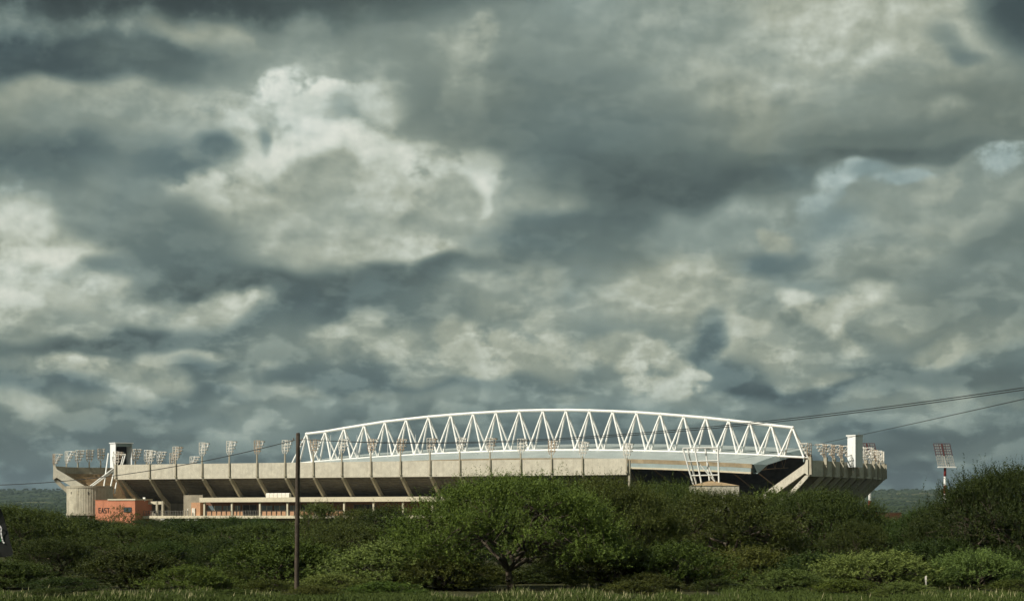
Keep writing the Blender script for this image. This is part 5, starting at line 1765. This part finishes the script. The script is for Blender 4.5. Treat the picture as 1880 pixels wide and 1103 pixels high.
def marker():
    Y = 123.0
    b = at(1700.5, 1103, Y); t = at(1700.5, 1056, Y)
    root = empty('marker_post', (b.x, b.y, 0))
    tag(root, 'thin white chipped marker post in the grass at the right', 'post')
    mb = MB()
    mb.hexa([(b.x - .035, b.y - .04, -.1), (b.x + .035, b.y - .04, -.1), (b.x + .035, b.y + .04, -.1), (b.x - .035, b.y + .04, -.1)],
            [(b.x - .06, b.y - .04, t.z - .25), (b.x + .015, b.y - .04, t.z - .25), (b.x + .015, b.y + .04, t.z - .25), (b.x - .06, b.y + .04, t.z - .25)])
    mb.build('shaft', mat('chipped_white_paint', (0.70, 0.69, 0.64), 0.8, 0.05, 3.0, streak=0.0, col2=(0.14, 0.10, 0.07)), root)
    MB().hexa([(b.x - .068, b.y - .055, t.z - .248), (b.x + .022, b.y - .055, t.z - .248), (b.x + .022, b.y + .055, t.z - .248), (b.x - .068, b.y + .055, t.z - .248)],
              [(b.x - .068, b.y - .055, t.z - .06), (b.x + .022, b.y - .055, t.z), (b.x + .022, b.y + .055, t.z), (b.x - .068, b.y + .055, t.z - .06)]).build('cap', M['white_old'], root)
marker()

def flag():
    Y = 112.0
    base = at(-52, 1103, Y)
    root = empty('feather_flag', (base.x, base.y, 0))
    tag(root, 'dark feather flag with a white and green mark at the left edge', 'flag')
    pole_pts = [at(-52, 1110, Y), at(-50, 1000, Y), at(-44, 930, Y), at(-30, 905, Y), at(-10, 918, Y)]
    pole_pts[0].z = 0
    mb = MB()
    for a, b in zip(pole_pts[:-1], pole_pts[1:]):
        mb.tube(a, b, 0.028, 0.024, 8)
    mb.build('pole', M['rail'], root)
    edge = [(-10, 918), (0, 930), (5, 944), (9, 958), (13, 972), (17, 986), (21, 1000), (24, 1011), (24.5, 1016), (20, 1020), (5, 1022), (-15, 1022), (-35, 1021), (-49.5, 1019)]
    back = [(-49.8, 1000), (-47, 960), (-43.5, 930), (-30, 906), (-20, 909)]
    poly = edge + back
    fr = []
    for x, y in poly:
        p = at(x, y, Y); p.y += 0.09 * sin(x * 0.16 + y * 0.02)
        fr.append(p)
    # cloth as a fan of strips from the sleeve, slightly billowed and 8 mm thick
    c = at(-20, 975, Y - 0.10)
    n = len(fr)
    vs = fr + [c] + [p + Vector((0, 0.008, 0)) for p in fr] + [c + Vector((0, 0.008, 0))]
    fs = [(k, (k + 1) % n, n) for k in range(n)] + [(n + 1 + (k + 1) % n, n + 1 + k, 2 * n + 1) for k in range(n)]
    fs += [(k, n + 1 + k, n + 1 + (k + 1) % n, (k + 1) % n) for k in range(n)]
    MB().add(vs, fs).build('cloth', M['flag'], root)
    def stroke(pts, w, mt):
        P = [at(x, y, Y - 0.14) for x, y in pts]
        mb = MB()
        for a, b in zip(P[:-1], P[1:]):
            d = (b - a).normalized() * w * 0.3
            mb.bar(a - d, b + d, w, 0.012, up=(0, 1, 0))
        mb.build('print', M[mt], root)
    stroke([(-26, 958), (-8, 962), (0, 965), (2.4, 970), (1.6, 976), (2.6, 983), (4, 989), (5, 993.5), (7.4, 996)], 0.07, 'flagwhite')
    stroke([(-8, 972), (-5, 980), (-2, 987), (-0.5, 992)], 0.14, 'flaggreen')
flag()

# ------------------------------------------------------------------ grass strip
def grass():
    rng = np.random.default_rng(9)
    m = bpy.data.materials.new('seeding_grass')
    m.use_nodes = True
    N = m.node_tree.nodes; L = m.node_tree.links
    b = N['Principled BSDF']; b.inputs['Roughness'].default_value = 0.8; b.inputs['Specular IOR Level'].default_value = 0.15
    at_ = N.new('ShaderNodeAttribute'); at_.attribute_name = 'seed'
    g = N.new('ShaderNodeNewGeometry')
    n = N.new('ShaderNodeTexNoise'); n.inputs['Scale'].default_value = 0.35
    L.new(g.outputs['Position'], n.inputs['Vector'])
    r = N.new('ShaderNodeValToRGB')
    r.color_ramp.elements[0].position = 0.0; r.color_ramp.elements[0].color = (0.034, 0.055, 0.012, 1)
    r.color_ramp.elements[1].position = 1.0; r.color_ramp.elements[1].color = (0.40, 0.36, 0.21, 1)
    e = r.color_ramp.elements.new(0.5); e.color = (0.078, 0.105, 0.024, 1)
    ad = N.new('ShaderNodeMath'); ad.operation = 'MULTIPLY_ADD'; ad.inputs[1].default_value = 0.3
    L.new(n.outputs['Fac'], ad.inputs[0]); L.new(at_.outputs['Fac'], ad.inputs[2])
    L.new(ad.outputs[0], r.inputs[0]); L.new(r.outputs[0], b.inputs['Base Color'])
    n_bl = 140000
    y = 109 + 9.5 * rng.random(n_bl) + 11.0 * rng.random(n_bl) ** 2.5
    x = (rng.random(n_bl) * 2 - 1) * (y * 0.255)
    y = 109 + (y - 109) * (0.75 + 0.30 * np.sin(x * 0.55) + 0.22 * np.sin(x * 1.37 + 2.0) + 0.15 * np.sin(x * 3.1))
    cl = np.sin(x * 0.9 + 1.7 * np.sin(y * 0.5)) * 0.5 + np.sin(x * 2.3 + y * 1.1) * 0.3
    head = rng.random(n_bl) < (0.004 + 0.05 * np.maximum(0, cl - 0.15) * (np.sin(x * 0.31 + 1.0) > -0.3) + 0.008 * np.sin(x * 0.23 + 0.6))
    h = (0.16 + 0.20 * rng.random(n_bl)) * (1 + 0.25 * cl)
    h = np.where(head, h + 0.22, h)
    w = np.where(head, 0.010, 0.014 + 0.010 * rng.random(n_bl))
    lean = rng.normal(size=(n_bl, 2)) * 0.16 + np.array([0.06, 0])
    a = rng.random(n_bl) * pi
    z0 = np.zeros(n_bl)
    P0 = np.stack([x, y, z0], 1)
    tip = P0 + np.stack([lean[:, 0] * h * 1.6, lean[:, 1] * h * 1.6, h], 1)
    s = np.stack([np.cos(a) * w, np.sin(a) * w, z0], 1)
    mid = P0 * 0.4 + tip * 0.6
    wm = np.where(head, 2.3, 0.9)[:, None]
    co = np.stack([P0 - s, P0 + s, mid + s * wm * 0.8, tip, mid - s * wm * 0.8], 1)
    # seed heads: widen the upper part
    co = co.reshape(-1, 3).astype(np.float32)
    me = bpy.data.meshes.new('grass')
    me.vertices.add(5 * n_bl); me.vertices.foreach_set('co', co.ravel())
    me.loops.add(5 * n_bl); me.loops.foreach_set('vertex_index', np.arange(5 * n_bl, dtype=np.int32))
    me.polygons.add(n_bl); me.polygons.foreach_set('loop_start', np.arange(0, 5 * n_bl, 5, dtype=np.int32)); me.polygons.foreach_set('loop_total', np.full(n_bl, 5, dtype=np.int32))
    sd = np.repeat(np.where(head, 0.45 + 0.4 * rng.random(n_bl), 0.25 * rng.random(n_bl)), 5).reshape(-1, 5)
    sd[:, :2] *= 0.5
    at2 = me.attributes.new('seed', 'FLOAT', 'POINT')
    at2.data.foreach_set('value', sd.ravel().astype(np.float32))
    me.update(); me.validate()
    me.materials.append(m)
    tag(link('grass', me), 'rough seeding grass along the bottom of the picture', 'grass', None, 'stuff')
grass()

# ------------------------------------------------------------------ air
def haze():
    m = bpy.data.materials.new('haze_air')
    m.use_nodes = True
    N = m.node_tree.nodes; L = m.node_tree.links
    N.remove(N['Principled BSDF'])
    v = N.new('ShaderNodeVolumePrincipled')
    v.inputs['Color'].default_value = (0.62, 0.80, 1.0, 1)
    v.inputs['Density'].default_value = HAZE
    v.inputs['Anisotropy'].default_value = 0.2
    L.new(v.outputs[0], N['Material Output'].inputs['Volume'])
    o = MB().box((-9000, -400, -4.0), (18000, 0, 0), (0, 13400, 0), (0, 0, 230.0)).build('haze', m)
    tag(o, 'thin blue haze in the air over the plain', 'haze', None, 'stuff')
HAZE = 2.3e-5
haze()
scene.cycles.volume_bounces = 0
